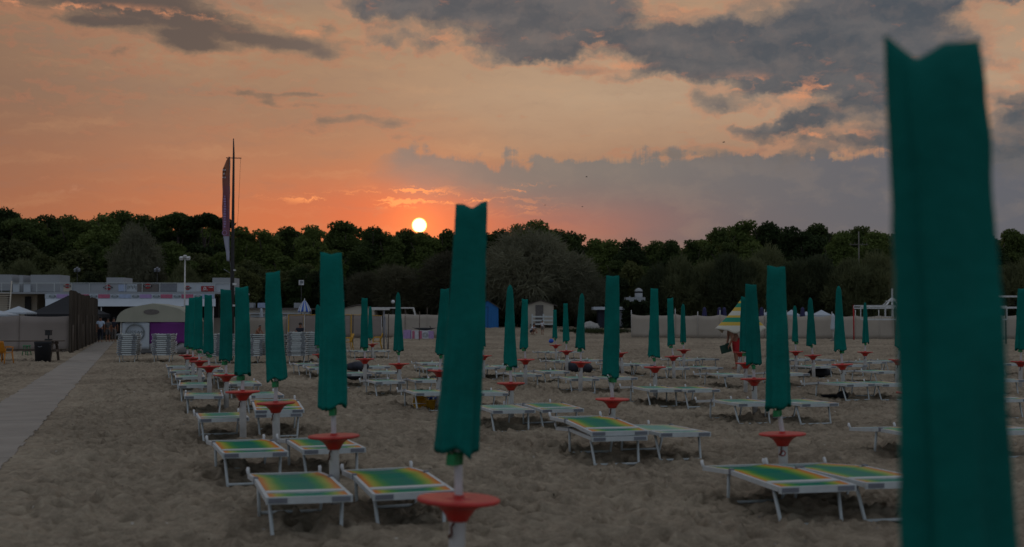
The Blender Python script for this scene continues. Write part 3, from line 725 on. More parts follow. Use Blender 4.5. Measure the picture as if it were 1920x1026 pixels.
# every bed is named after the parasol it stands by
grp = {}
for c, o, i in POS:
    j = min(range(len(UMB)), key=lambda k: (UMB[k][0] - c.x) ** 2 + (UMB[k][1] - c.y) ** 2)
    grp.setdefault(j, []).append((c, o, i))
for j, lst in grp.items():
    short = UL[j][6]; sc_ = {id(o): (960 + 2300 * c.x / c.y) for c, o, i in lst}
    lst.sort(key=lambda q: sc_[id(q[1])])
    n = len(lst)
    for k, (c, o, i) in enumerate(lst):
        if n == 1: w = 'striped sunbed standing beside the ' + short
        elif n == 2: w = ('left' if k == 0 else 'right') + ' striped sunbed of the pair beside the ' + short
        else: w = ORD[k + 1] + ' striped sunbed from the left of those around the ' + short
        o['label'] = w
# a folded bed: frame, cloth and legs packed flat
fold = thing('folded_sunbed', 'x', 'sunbed', (0, 0, 0), 0, 'sunbeds stacked in tall piles behind the rows')
f = bed_frame(fold, -BZ + .05); bed_cloth(fold, -BZ + .05).color = (.1, .1, .1, 1)
for yy, dd in ((-.8, 1), (.75, -1)):
    b = MB(); b.tube([(-.3, yy, .0), (-.3, yy + dd * .5, -.012), (.3, yy + dd * .5, -.012), (.3, yy, .0)], .012, 6)
    b.build('leg_frame', 'white', fold)
bpy.context.view_layer.update()
first = [True]
def folded(loc, rz, label, group, tilt=0):
    o = fold if first[0] else dup(fold); first[0] = False
    o.location = loc; o.rotation_euler = (tilt, 0, rz); o['label'] = label; o['group'] = group; return o
for i, wd in ((42, 'in front of the dark stall'), (5, 'behind the fourth walkway row disc')):
    c, o, _ = POS[i]
    for k in range(1):
        folded((c.x + .02 * k - .03, c.y + .03, BZ + .045), o.rotation_euler.z + R(2 - 3 * k), 'folded sunbed lying on another sunbed ' + wd, 'folded sunbeds lying on other sunbeds', tilt=R(2.4))
    o['label'] = 'sunbed carrying a folded sunbed ' + wd
stacks = [((238, 681), 11, 12, 'left of the white printed panel', .074), ((303, 681), 11, 10, 'in front of the purple panel', .074), ((419, 683), 11, 30, 'just right of the kiosk', .076),
          ((476, 683), 9, 62, 'right of the fifth walkway row parasol', .066), ((524, 682), 11, 60, 'hidden behind the fourth walkway row parasol', .074), ((556, 682), 12, 2, 'right of the fourth walkway row parasol', .074), ((583, 680), 12, 10, 'at the right end of the stacks', .073)]
for (x, y), n, rz, wd, dz in stacks:
    p = onz(x, y, 0); q = Matrix.Rotation(R(rz), 3, 'Z') @ Vector((0, .85, 0))
    for k in range(n):
        if k == 0:
            o = dup(proto); o.location = (p.x + q.x, p.y + q.y, 0); o.rotation_euler = (0, 0, R(rz)); o['label'] = 'lowest sunbed, legs out, under the stack ' + wd; o['group'] = 'sunbeds stacked in tall piles behind the rows'
        else:
            folded((p.x + q.x + random.uniform(-.025, .025), p.y + q.y + random.uniform(-.03, .03), BZ + .03 + dz * (k - 1)), R(rz + random.uniform(-1.5, 1.5)), ('topmost' if k == n - 1 else ORD[k + 1]) + ' sunbed ' + ('' if k == n - 1 else 'from the bottom ') + 'of the stack ' + wd, 'sunbeds stacked in tall piles behind the rows')

# ------------------------------------------------------------------ fences, club building, huts
def pbox(b, x0, y0, x1, y1, Y, dep, mi=0, floor=None):
    a = at(x0, y1, Y); c = at(x1, y0, Y); z0 = a.z if floor is None else floor
    b.box(((a.x + c.x) / 2, Y + dep / 2, (z0 + c.z) / 2), (c.x - a.x, dep, c.z - z0), None, mi)
def screen(name, label, pts, h, step, cloth, post, extra=.12, sag=.07, seed=1, trim=None, pr=.03, group=None):
    rnd = random.Random(seed); A = Vector(pts[0])
    root = thing(name, label, 'fence', A, 0, group)
    P_ = []
    for a, c in zip(pts, pts[1:]):
        a, c = Vector(a), Vector(c); n = max(1, round((c - a).length / step))
        for k in range(n): P_.append(a.lerp(c, k / n))
    P_.append(Vector(pts[-1]))
    tops = [h + rnd.uniform(-.06, .06) for _ in P_]
    b = MB()
    for i in range(len(P_) - 1):
        a, c = P_[i] - A, P_[i + 1] - A; d = (c - a).normalized(); nrm = Vector((d.y, -d.x, 0)) ; ph = rnd.uniform(0, 6)
        def fn(u, v, a=a, c=c, i=i, nrm=nrm, ph=ph):
            p = a.lerp(c, u); t = tops[i] * (1 - u) + tops[i + 1] * u - sag * 4 * u * (1 - u)
            p = p + nrm * (.035 + .05 * math.sin(3.14 * u) * math.sin(3 * v + ph) + .02 * math.sin(9 * u + ph))
            return Vector((p.x, p.y, a.z * (1 - u) + c.z * u + t * v))
        b.sheet(fn, 10, 5, .01)
    cl = b.build('screen_cloth', cloth, root)
    if trim:
        t = MB()
        for i in range(len(P_) - 1):
            a, c = P_[i] - A, P_[i + 1] - A
            t.tube([a + Vector((0, -.1, tops[i])), a.lerp(c, .5) + Vector((0, -.1, (tops[i] + tops[i + 1]) / 2 - sag)), c + Vector((0, -.1, tops[i + 1]))], .025, 5)
            t.box(a + Vector((.06, -.08, tops[i] / 2)), (.09, .02, tops[i]))
        t.build('trim', trim, cl)
    for i, p in enumerate(P_):
        q = MB(); p = p - A; l = rnd.uniform(-.03, .03)
        q.tube([p + Vector((0, 0, -.2)), p + Vector((l, 0, tops[i] + extra * rnd.uniform(.6, 1.3)))], pr, 7); q.build('post', post, root)
    return root
A = onz(-60, 661, 0); Bq = onz(131, 661, 0)
screen('cloth_fence', 'tan cloth wind screen on thin posts in front of the black gazebo', [A, Bq], 1.8, 2.0, 'beige2', 'post', .1, .05, 3)
y100 = lambda x, Y: Vector((at(x, 600, Y).x, Y, gz(0, Y)))
screen('cloth_fence', 'plain beige cloth screen behind the stacked sunbeds', [y100(352, 99), y100(538, 99)], 1.7, 4.0, 'beige', 'post', .1, .1, 4)
screen('cloth_fence', 'tan cloth screen with yellow edged panels behind the sunbed stacks', [y100(540, 98.5), y100(716, 98.5)], 1.82, 1.35, 'beige2', 'whitepost', .05, .03, 5, trim='yellow')
screen('cloth_fence', 'pale grey cloth screen behind the pink painted box', [y100(718, 98.7), y100(842, 98.7)], 1.85, 1.9, 'beige', 'post', .5, .03, 6)
screen('cloth_fence', 'long pale cloth screen sagging between white posts at right', [y100(1184, 99), y100(1350, 97.5), y100(1560, 97), y100(1960, 95.5)], 1.9, 1.75, 'beige', 'whitepost', .38, .12, 7)
# tall reed fence along the walkway
a0 = onz(131, 662, 0); a1 = onz(181, 640, 0); L = (a1 - a0).length; d = (a1 - a0).normalized()
root = thing('reed_fence', 'tall brown reed fence lining the left side of the walkway', 'fence', a0)
b = MB(); n = 210
for k in range(n):
    p = d * (L * k / n); h = 3.0 - .05 * ((k // 26) % 2) + .04 * math.sin(k // 26 * 2.1) + random.uniform(-.05, .05)
    b.box((p.x + random.uniform(-.03, .03), p.y + random.uniform(-.02, .02), h / 2), (.11, .07, h), Matrix.Rotation(random.uniform(-.6, .6), 3, 'Z') @ Matrix.Rotation(random.uniform(-.012, .012), 3, 'Y'))
b.build('reed_panel', 'reed', root)
for k in range(8):
    q = MB(); p = d * (L * k / 7) + Vector((.14, 0, 0)); q.tube([p + Vector((0, 0, -.2)), p + Vector((0, 0, 1.35 + .5 * (k % 2)))], .035, 7); q.build('post', 'wood', root)
# beach club
YB = 95
root = thing('club_building', 'long low white beach club with a roof terrace and sponsor banners', 'building', (at(220, 600, YB).x, YB, 0))
off = Vector(root.location)
def part(name, mats, fill, parent=root, loc=None):
    b = MB(); fill(b); b.v = [tuple(Vector(v) - off) for v in b.v]; return b.build(name, mats, parent)
part('rear_wall', 'dark', lambda b: pbox(b, -60, 556, 410, 600, YB + 5, .3, floor=0))
part('side_wall', 'cream', lambda b: (pbox(b, 20, 552, 70, 600, YB + 3, 1.9, floor=0), pbox(b, -40, 552, 14, 600, YB + 3, 1.9, floor=0)))
part('door', 'dark', lambda b: pbox(b, 46, 556, 58, 600, YB + 2.9, .08, floor=0))
part('terrace_slab', 'render', lambda b: pbox(b, -60, 547.6, 437, 551, YB - .1, 6))
par = part('parapet', 'render', lambda b: (pbox(b, 112, 532, 372, 547.5, YB, .12), pbox(b, 372, 530, 398, 547.5, YB + .02, .12)))
[part('parapet_panel', 'canvaswhite', lambda b: pbox(b, xa, 532.5, xb, 547.4, YB + .02, .08)) for xa, xb in ((24, 36), (44, 57), (398, 437))]
part('handrail', 'white', lambda b: (pbox(b, 0, 530.3, 437, 531.4, YB - .08, .06), [pbox(b, x, 531.5, x + 1.2, 547.5, YB - .08, .06) for x in range(2, 430, 33)]))
part('fascia', 'canvaswhite', lambda b: pbox(b, 84, 551.2, 402, 560, YB - .25, .15))
for i, x in enumerate(range(90, 396, 39)):
    part('banner', ['canvaswhite', 'pink', 'lilac', 'paleblue', 'pink'][1 + (i * 3 + 1) % 4], lambda b: pbox(b, x + 16, 552, x + 38, 559.2, YB - .29, .035))
    def ring(b, x=x):
        c = at(x + 8, 555.7, YB - .29); o = []
        for rr, mi, yy in ((1, 0, 0), (.72, 1, -.01)):
            pts = [c + Vector((.27 * rr * math.cos(2 * math.pi * k / 16), yy, .12 * rr * math.sin(2 * math.pi * k / 16))) for k in range(16)]
            b.loft([[p + Vector((0, .03, 0)) for p in pts], pts], mi)
        b.box(c + Vector((0, -.02, 0)), (.5, .02, .05), None, 0)
    part('banner_logo', ['logogrey', 'canvaswhite'], ring)
cano = part('awning', 'canvaswhite', lambda b: b.loft([[at(85, 560.5, YB - .3), at(404, 560.5, YB - .3), at(404, 574.5, YB - 1.6), at(85, 574.5, YB - 1.6)], [p + Vector((0, .03, .02)) for p in (at(85, 560.5, YB - .3), at(404, 560.5, YB - .3), at(404, 574.5, YB - 1.6), at(85, 574.5, YB - 1.6))]], 0, sm=False))
for x in (88, 190, 300, 400):
    part('awning_post', 'whitepost', lambda b: b.tube([Vector((at(x, 574, YB - 1.5).x, YB - 1.5, 0)), at(x, 574, YB - 1.5)], .04, 7))
for x0, y0, x1, y1 in ((-30, 515, 22, 545), (57, 515.5, 112, 547), (36, 516, 43, 547), (199.5, 520.5, 232, 531), (398, 521, 437, 546)):
    part('terrace_block', 'render', lambda b: pbox(b, x0, y0, x1, y1, YB + .3, 2.2))
def sponsor(x, y, w, Yp):          # red ball behind a black bar
    def f(b):
        c = at(x, y, Yp); r = w * .30
        pts = [c + Vector((r * math.cos(2 * math.pi * k / 18), 0, r * .9 * math.sin(2 * math.pi * k / 18))) for k in range(18)]
        b.loft([[p + Vector((0, .03, 0)) for p in pts], pts], 0)
        e = [(-1, 0), (-.75, .5), (.75, .5), (1, 0), (.75, -.5), (-.75, -.5)]
        pts = [c + Vector((w / 2 * u, -.012, w * .16 * v)) for u, v in e]; b.loft([[p + Vector((0, .03, 0)) for p in pts], pts][::-1], 1)
    lg = part('sponsor_logo', ['logored', 'logoblack'], f)
    c = at(x, y, Yp) - off; text_mesh('sponsor_lettering', 'MARTINI', w * .17, 'logowhite', lg, (c.x, c.y - .026, c.z))
part('banner', 'cream', lambda b: pbox(b, 119, 533, 134, 547, YB - .05, .04)); sponsor(126, 536.5, .62, YB - .09)
sponsor(202.5, 539, .78, YB - .05)
part('banner', 'paleblue', lambda b: pbox(b, 222, 533.5, 236, 546.5, YB - .05, .04))
part('banner', 'canvaswhite', lambda b: pbox(b, 237, 533.2, 257, 547, YB - .05, .04))
part('banner', 'browngrey', lambda b: pbox(b, 257, 533, 297, 547.3, YB - .05, .04)); sponsor(277, 536.5, .75, YB - .1)
part('banner', 'grey', lambda b: pbox(b, 298, 532.5, 332, 547.3, YB - .05, .04))
part('banner', 'canvaswhite', lambda b: pbox(b, 333, 531.5, 404, 547.2, YB - .05, .04)); sponsor(352, 540, .62, YB - .1)
part('banner', 'logored', lambda b: pbox(b, 377, 536.5, 401, 546.5, YB - .1, .03))
def rr(b):
    c = at(384, 540.5, YB - .11); pts = [c + Vector((.11 * math.cos(2 * math.pi * k / 14), -.01, .11 * math.sin(2 * math.pi * k / 14))) for k in range(14)]
    b.loft([[p + Vector((0, .02, 0)) for p in pts], pts], 0); pts = [c + Vector((.06 * math.cos(2 * math.pi * k / 14), -.02, .06 * math.sin(2 * math.pi * k / 14))) for k in range(14)]
    b.loft([[p + Vector((0, .02, 0)) for p in pts], pts], 1)
    pbox(b, 380, 543.4, 389, 544.2, YB - .125, .03, 0); pbox(b, 391, 538.6, 399, 539.4, YB - .125, .03, 0)
part('banner_logo', ['logowhite', 'logored'], rr)
# marks on the white banner
part('banner_logo', 'logogrey', lambda b: [pbox(b, 239 + i * 3, 535 + (i % 2), 240.6 + i * 3, 543 - (i * 2 % 5), YB - .07, .015) for i in range(6)])
# staircase at the far left
off2 = off; root2 = thing('staircase', 'outdoor stairs with pale treads at the left end of the club', 'stairs', (at(5, 600, YB - 2).x, YB - 2, 0)); off = Vector(root2.location)
part('treads', 'cream', lambda b: [pbox(b, -14, 549 + 4.2 * k, 18 - k * .4, 550.6 + 4.2 * k, YB - 1 - .22 * k, .28) for k in range(10)], root2)
def string(b):
    for xx in (20, -16): b.bar(at(xx + 2, 528, YB - 1.2), at(xx - 3, 596, YB - 3.4), .08, .14)
part('stringer', 'cream', string, root2)
# lamp posts
def lamp(label, x, ytop, Y, m, twin=True, r=.045, hs=.16):
    t = at(x, ytop, Y); root = thing('lamp_post', label, 'lamp post', (t.x, Y, gz(t.x, Y))); z = t.z - gz(t.x, Y)
    b = MB(); b.tube([(0, 0, -.1), (0, 0, z)], [r, r * .75], 8); b.build('pole', m, root)
    h = MB()
    for sx_ in ((-1, 1) if twin else (0,)):
        h.bar((0, 0, z - .12), (sx_ * hs * 1.5, 0, z - .02), .04, .04)
        h.box((sx_ * hs * 1.5, -.05, z - .02), (hs * 1.4, .28, .2), Matrix.Rotation(.4, 3, 'X'))
    h.box((0, -.02, z + .12), (hs * 1.3, .22, .16), Matrix.Rotation(.3, 3, 'X'))
    h.build('lamp_head', 'pole' if m != 'dark' else 'grey', root)
    return root
lamp('tall pale floodlight post in front of the beach club', 347, 484, 90, 'whitepost', True, .065, .17)
lamp('dark floodlight post on the terrace left of the reed fence top', 145, 506, 97.5, 'dark', True, .035, .10)
lamp('dark floodlight post on the terrace left of the tall pale one', 295, 506, 97.5, 'dark', True, .035, .10)
# mast and flag
m0 = at(435, 600, 70); mx, mY = m0.x, 70
root = thing('mast', 'tall dark mast with a short crossbar rising above the trees', 'mast', (mx, mY, 0))
b = MB(); zt = at(435, 260, mY).z; b.tube([(0, 0, -.3), (0, 0, 4.2), (.02, 0, zt * .93), (0, 0, zt)], [.13, .11, .055, .03], 10); b.build('pole', 'dark', root)
b = MB(); zc = at(435, 296, mY).z; b.tube([(-.42, .02, zc), (.46, .02, zc - .02)], .025, 6); b.build('crossbar', 'dark', root)
b = MB(); b.tube([(.42, 0, zc - .02), (.3, 0, 7.5), (.12, 0, 4.6)], .007, 4); b.build('halyard', 'dark', root)
for zz, s_ in ((at(0, 507, mY).z, .07), (at(0, 533, mY).z, .12), (at(0, 573, mY).z, .1)):
    b = MB(); b.tube([(0, -.02, zz), (.2, -.1, zz)], .02, 5); b.box((.16, -.14, zz), (s_ * 1.7, .12, s_)); b.build('spotlight', 'wplastic', root)
f0 = at(429, 294, mY - .2); f1 = at(427, 490, mY - .2)
fr = thing('feather_banner', 'tall narrow orange and purple banner hanging beside the dark mast', 'banner', (mx - .2, mY - .2, f1.z))
b = MB(); Hf = f0.z - f1.z
def fl(u, v):
    top_ = v > .9
    xl = {True: -.42, False: -.42}[True]
    L_ = [(-.08, 0), (-.18, .12), (-.34, .3), (-.35, .55), (-.37, .8), (-.38, .88), (-.16, .97), (-.02, 1)]
    for (a, p), (c, q) in zip(L_, L_[1:]):
        if p <= v <= q: xl = a + (c - a) * (v - p) / (q - p)
    x = xl + (.06 + .0 * v - xl) * u
    return Vector((x + .015 * math.sin(22 * v), .05 * math.sin(7 * u + 9 * v), Hf * v))
b.sheet(fl, 6, 50, .008)
MT['flag'] = bandmat('banner print', [(0, (.36, .36, .43)), (.235, (.24, .10, .14)), (.5, (.26, .09, .10)), (.72, (.28, .10, .075)), (.82, (.33, .12, .06))], 'Z', 1 / Hf)
b.build('banner_cloth', 'flag', fr)
b = MB()
for k in range(9):
    b.box((-.32 + .06 * (k % 3), -.075, Hf * (.80 + .018 * (k // 3 * 2 + k % 2))), (.05, .012, .09), Matrix.Rotation(.3, 3, 'Y'), k % 2)
b.build('emblem', ['logowhite', 'logoblack'], fr)
b = MB()
for k in range(13): b.box((-.20 + .01 * math.sin(k), -.075, Hf * (.33 + .024 * k)), (.13 if k % 3 else .09, .012, .09))
c = Vector((-.2, -.075, Hf * .27)); pts = [c + Vector((.13 * math.cos(2 * math.pi * k / 16), 0, .13 * math.sin(2 * math.pi * k / 16))) for k in range(17)]
b.tube(pts, .02, 5); b.build('banner_lettering', 'lilac', fr)
b = MB(); b.tube([(.16, .2, -.6), (.1, .12, -.15), (.05, .02, .1), (.05, 0, Hf)], .015, 5); b.tube([(.2, .2, -.75), (-.25, .05, -.45)], .02, 5); b.build('bracket', 'grey', fr)

# canopies behind the left fence
def pyramid(label, x0, x1, ye, ya, xa, Y, m, valance=.25, cat='gazebo', name='gazebo'):
    a = at(x0, ye, Y); c = at(x1, ye, Y); ap = at(xa, ya, Y); w = (c.x - a.x) / 2; cx_ = (a.x + c.x) / 2; g = gz(cx_, Y)
    root = thing(name, label, cat, (cx_, Y + w, g)); b = MB(); ze = a.z - g; za = at(xa, ya, Y + w).z - g
    N = 8
    def ringat(t):
        s_ = (1 - t) ** 1.0; z = ze + (za - ze) * (t ** 1.15)
        r = []
        for k in range(32):
            th = 2 * math.pi * k / 32; q = max(abs(math.cos(th)), abs(math.sin(th)))
            r.append(Vector((w * s_ * math.cos(th) / q, w * s_ * math.sin(th) / q, z)))
        return r
    b.loft([[v - Vector((0, 0, valance)) for v in ringat(0)]] + [ringat(i / N * .97) for i in range(N + 1)], 0, False, True, False); b.build('canopy', m, root)
    for sx_ in (-1, 1):
        for sy in (-1, 1):
            q = MB(); q.tube([(sx_ * w * .95, sy * w * .95, -.1), (sx_ * w * .95, sy * w * .95, ze)], .035, 6); q.build('leg', 'dark', root)
    return root
pyramid('black pyramid gazebo behind the tan screen', 48, 168, 589, 553, 112, 88.5, 'black')
pyramid('pale canopy left of the black gazebo', 0, 50, 586, 574, 30, 72, 'canvaswhite', .1)
pyramid('pale canopy cut by the left edge of the photo', -40, 14, 590, 582, -10, 70, 'canvaswhite', .1)
for i, (x0, x1, ye, ya) in enumerate(((1432, 1466, 590, 581), (1474, 1500, 590, 580.5), (1528, 1560, 590.5, 581), (1503, 1526, 591, 584))):
    pyramid(['white tent roof just right of the striped umbrella', 'white tent roof left of the small pointed parasol', 'white tent roof left of the tapering parasol', 'smallest white tent roof between two larger ones'][i], x0, x1, ye, ya, (x0 + x1) / 2, 104 + i, 'canvaswhite', .2, 'tent', 'tent')
# kiosk: rounded beige canopy, white and purple printed panels
YK = 56; kx0, kx1 = at(217, 600, YK).x, at(355, 600, YK).x; kw = kx1 - kx0
kr = thing('canopy_kiosk', 'rounded beige canopy with white and purple side panels behind two stacks', 'kiosk', ((kx0 + kx1) / 2, YK, 0), 0)
ze = at(0, 603, YK).z; za = at(0, 569, YK).z
b = MB(); N = 40
def arch(u): t = abs(2 * u - 1); return ze + (za - ze) * ((1 - t ** 6) ** .6 * .62 + (1 - t) ** .9 * .38)
rings = []
for yy, s_ in ((0, 1), (1.4, 1.0), (2.6, .98)):
    rings.append([Vector((-kw / 2 + kw * k / N, yy, ze + (arch(k / N) - ze) * s_)) for k in range(N + 1)] + [Vector((kw / 2 - kw * k / N, yy, ze - .02)) for k in range(N + 1)])
b.loft(rings, 0, True, True); b.build('canopy', 'tentbeige', kr)
def oval(b, c, rx, rz, mi=0, dy=.0, n=24):
    pts = [Vector(c) + Vector((rx * math.cos(2 * math.pi * k / n), dy, rz * math.sin(2 * math.pi * k / n))) for k in range(n)]
    b.loft([[p + Vector((0, .02, 0)) for p in pts], pts], mi)
cxk = (kx0 + kx1) / 2
b = MB(); c = at(284, 585, YK) - Vector((cxk, YK, 0)); oval(b, (c.x, -.02, c.z), .36, .12); b.build('logo', 'browngrey', kr)
def kp(x, y): return at(x, y, YK).x - cxk, at(x, y, YK).z
x0, z1 = kp(228, 603); x1, z0 = kp(279, 655); b = MB()
b.sheet(lambda u, v: Vector((x0 + (x1 - x0) * u, .1 + .05 * math.sin(5 * u), z0 + (z1 - z0) * v - .06 * (v) * (2 * u - 1) ** 2)), 12, 8, .015); pw = b.build('printed_panel', 'canvaswhite', kr)
cx2, cz2 = kp(253, 621)
b = MB(); pts = [Vector((cx2 + .40 * math.cos(a), .02, cz2 - .05 + .36 * math.sin(a))) for a in [math.pi * k / 20 for k in range(21)]]
b.tube(pts, .035, 6); pts = [Vector((cx2 + .40 * math.cos(a), .02, cz2 - .12 - .30 * math.sin(a))) for a in [math.pi * k / 20 for k in range(21)]]; b.tube(pts, .03, 6); b.build('logo', 'logogrey', pw)
text_mesh('lettering', 'NISSAN', .27, 'logogrey', pw, (cx2, .015, cz2 - .08))
x2, z3 = kp(279, 603); x3, z2 = kp(350, 646); b = MB()
b.sheet(lambda u, v: Vector((x2 + (x3 - x2) * u, .06 + .04 * math.sin(6 * u + 1), z2 + (z3 - z2) * v + (.05 * math.sin(9 * u) + .04 * math.sin(17 * u)) * (1 - v))), 20, 8, .015); b.build('purple_panel', 'purple', kr)
for xx, yy in ((-kw / 2 + .2, .15), (kw / 2 - .1, .2), (-kw / 2 + .2, 2.4), (kw / 2 - .1, 2.4)):
    q = MB(); q.tube([(xx, yy, -.1), (xx, yy, ze)], .035, 7); q.build('leg', 'whitepost', kr)
b = MB(); b.sheet(lambda u, v: Vector((-kw / 2 + .25 + (kw - .3) * u, 1.0 - .5 * math.sin(3.14 * v) - .55 * (1 - v), (.75 + .18 * math.sin(7 * u) + .12 * math.sin(13 * u + 1)) * math.sin(1.57 * v))), 26, 8, .02)
tarp = b.build('tarpaulin', 'tarp', None, (cxk, YK - .1, 0)); tag(tarp, 'crumpled pale grey tarpaulin heaped under the purple panel of the kiosk', 'tarpaulin')

# huts
def hut(name, label, x0, x1, ybase, yeave, ypeak, Y, wall, roofm, over=.25, dep=2.6, cat='hut'):
    a = at(x0, ybase, Y); c = at(x1, ybase, Y); w = c.x - a.x; g = a.z; ze = at(0, yeave, Y).z - g; zp = at(0, ypeak, Y).z - g
    root = thing(name, label, cat, ((a.x + c.x) / 2, Y, g)); b = MB()
    o5 = [Vector((-w / 2, 0, -1)), Vector((w / 2, 0, -1)), Vector((w / 2, 0, ze)), Vector((0, 0, zp - .05)), Vector((-w / 2, 0, ze))]
    b.loft([o5, [p + Vector((0, dep, 0)) for p in o5]], 0, True, True, False); b.build('wall', wall, root)
    r = MB(); sl = (zp - ze) / (w / 2)
    for s_ in (-1, 1):
        e = Vector((s_ * (w / 2 + over), -.15, ze - sl * over)); p = Vector((0, -.15, zp)); t = Vector((0, 0, .07))
        q = [e, p, p + t, e + t]; r.loft([q, [v + Vector((0, dep + .3, 0)) for v in q]], 0, True, True, False)
    r.build('roof', roofm, root)
    return root, w, ze
h1, w, ze = hut('beach_hut', 'bright blue beach hut under the tamarisk', 893, 934.5, 616, 577, 563, 110, 'bluehut', 'roof')
b = MB(); b.box((.05, -.02, .98), (.02, .03, 1.9)); b.box((-.75, -.02, .98), (.02, .03, 1.9)); b.box((-.35, -.02, 1.93), (.82, .03, .02)); b.build('door', 'navy', h1)
h2, w, ze = hut('beach_hut', 'beige beach hut with a white porch railing', 989, 1038, 611, 572, 563, 109.5, 'cream', 'roof', .35)
b = MB(); rx0 = at(998, 600, 108).x - h2.location.x; rx1 = at(1040, 600, 108).x - h2.location.x; g = h2.location.z
for zz in (at(0, 594, 108).z, at(0, 601, 108).z, at(0, 608, 108).z): b.box(((rx0 + rx1) / 2, -1.3, zz - g), (rx1 - rx0, .05, .13))
for t in (0, .5, 1): b.box((rx0 + (rx1 - rx0) * t, -1.26, .4), (.12, .03, 1.3))
b.build('railing', 'white', h2)
b = MB(); b.box(((rx0 + rx1) / 2, -.6, .1), (rx1 - rx0 + .3, 1.2, .12)); b.build('deck', 'wood', h2)
b = MB(); b.box((-.1, -.02, 1.0), (.7, .04, 1.7)); b.build('door', 'browngrey', h2)
off = Vector((0, 0, 0))
st_root = thing('market_stall', 'dark blue grey stall with a white roof edge behind the tall parasol', 'stall', (at(1145, 600, 108).x, 108, gz(0, 108))); off = Vector(st_root.location)
part('body', 'navy', lambda b: pbox(b, 1122, 581, 1170, 616, 108, 2.4, floor=.2), st_root)
part('roof', 'canvaswhite', lambda b: (pbox(b, 1113, 575.5, 1172, 581, 107.6, 3)), st_root)
part('side_panel', 'grey', lambda b: (pbox(b, 1158, 583, 1168, 612, 107.9, .1)), st_root)
off = Vector((0, 0, 0))
dm = thing('domed_house', 'white house with a small domed turret above the hedge', 'house', (at(1190, 600, 112).x, 112, gz(0, 112))); off = Vector(dm.location)
part('wall', 'render', lambda b: pbox(b, 1174, 557.5, 1210, 600, 112, 2, floor=.5), dm)
c = at(1197.5, 557, 112.8)
part('turret', 'render', lambda b: b.lathe([(.37, c.z - .5), (.35, c.z + .36)], 14, (c.x, 112.8, 0)), dm)
part('turret_window', 'navy', lambda b: b.lathe([(.32, c.z + .36), (.32, c.z + .5)], 14, (c.x, 112.8, 0)), dm)
part('dome', 'render', lambda b: b.lathe([(.38, c.z + .5), (.37, c.z + .54), (.32, c.z + .66), (.21, c.z + .76), (.09, c.z + .81), (.02, c.z + .83)], 14, (c.x, 112.8, 0)), dm)
part('chimney', 'render', lambda b: pbox(b, 1180, 555.4, 1182, 558, 112.5, .2), dm)
# low buildings behind the centre left screen
lb = thing('low_building', 'low flat roofed bar with pale band behind the beige screen', 'building', (at(515, 600, 112).x, 112, gz(0, 112))); off = Vector(lb.location)
part('wall', 'cream', lambda b: pbox(b, 463, 579.5, 568, 600, 112, 5, floor=.3), lb)
part('roof_edge', 'roof', lambda b: pbox(b, 458, 577.5, 575, 580.4, 111.7, 5.6), lb)
part('counter_band', 'canvaswhite', lambda b: pbox(b, 470, 589, 576, 595, 111.2, .4), lb)
part('awning', 'canvaswhite', lambda b: pbox(b, 466, 586.8, 577, 588.4, 110.8, 1), lb)
part('roof_unit', 'render', lambda b: (pbox(b, 464, 568, 475, 577, 113, 1), ), lb)
part('roof_unit', 'paleblue', lambda b: (pbox(b, 483, 568, 501, 577.3, 113, 1.2), ), lb)
part('roof_shed', 'render', lambda b: (pbox(b, 551, 568, 569, 577.3, 113, 1.5), ), lb)
off = Vector((0, 0, 0))
hut('gable_house', 'small beige house with a low gable roof behind the yellow edged screen', 640, 702, 610, 580, 572, 114, 'cream', 'roof', .3, 4, 'house')

# ------------------------------------------------------------------ trees
def leaf_mesh(name, m, lobes, n, size, per=3, blade=None, seed=1, droop=0):
    g = np.random.default_rng(seed); V = []; 
    tot = sum(l[3] * l[4] * l[5] for l in lobes) ** 1.0
    for cx_, cy_, cz_, rx, ry, rz in lobes:
        k = max(30, int(n * (rx * ry * rz) / tot)) if len(lobes) > 1 else n
        d = g.normal(size=(k, 3)); d /= np.linalg.norm(d, axis=1)[:, None]
        r = g.random(k) ** .38
        p = d * r[:, None] * np.array([rx, ry, rz]) + np.array([cx_, cy_, cz_])
        for q in range(per):
            pp = p + g.normal(size=(k, 3)) * size * .5
            if blade is None:
                a = g.normal(size=(k, 3)); a /= np.linalg.norm(a, axis=1)[:, None]
                b_ = np.cross(a, g.normal(size=(k, 3))); b_ /= np.linalg.norm(b_, axis=1)[:, None]
                sa = size * (.5 + g.random((k, 1)) * .9); sb = sa * (.35 + .4 * g.random((k, 1)))
                quad = np.stack([pp - a * sa, pp - b_ * sb + a * sa * .1, pp + a * sa, pp + b_ * sb], 1)
            else:
                L, wv = blade
                a = d * .8 + g.normal(size=(k, 3)) * .45 + np.array([0, 0, .35 - droop]); a /= np.linalg.norm(a, axis=1)[:, None]
                b_ = np.cross(a, g.normal(size=(k, 3))); b_ /= np.linalg.norm(b_, axis=1)[:, None]
                sl_ = L * (.5 + g.random((k, 1))); t2 = np.array([0, 0, -1.0]) * sl_ * (.12 + droop * .5)
                quad = np.stack([pp - b_ * wv, pp + b_ * wv, pp + a * sl_ + b_ * wv * .3 + t2, pp + a * sl_ - b_ * wv * .3 + t2], 1)
            V.append(quad)
    V = np.concatenate(V); nq = len(V); co = V.reshape(-1, 3)
    me = bpy.data.meshes.new(name); me.vertices.add(len(co)); me.vertices.foreach_set('co', co.ravel())
    me.loops.add(nq * 4); me.loops.foreach_set('vertex_index', np.arange(nq * 4)); me.polygons.add(nq); me.polygons.foreach_set('loop_start', np.arange(nq) * 4)
    me.update(calc_edges=True); me.materials.append(MT[m]); return me
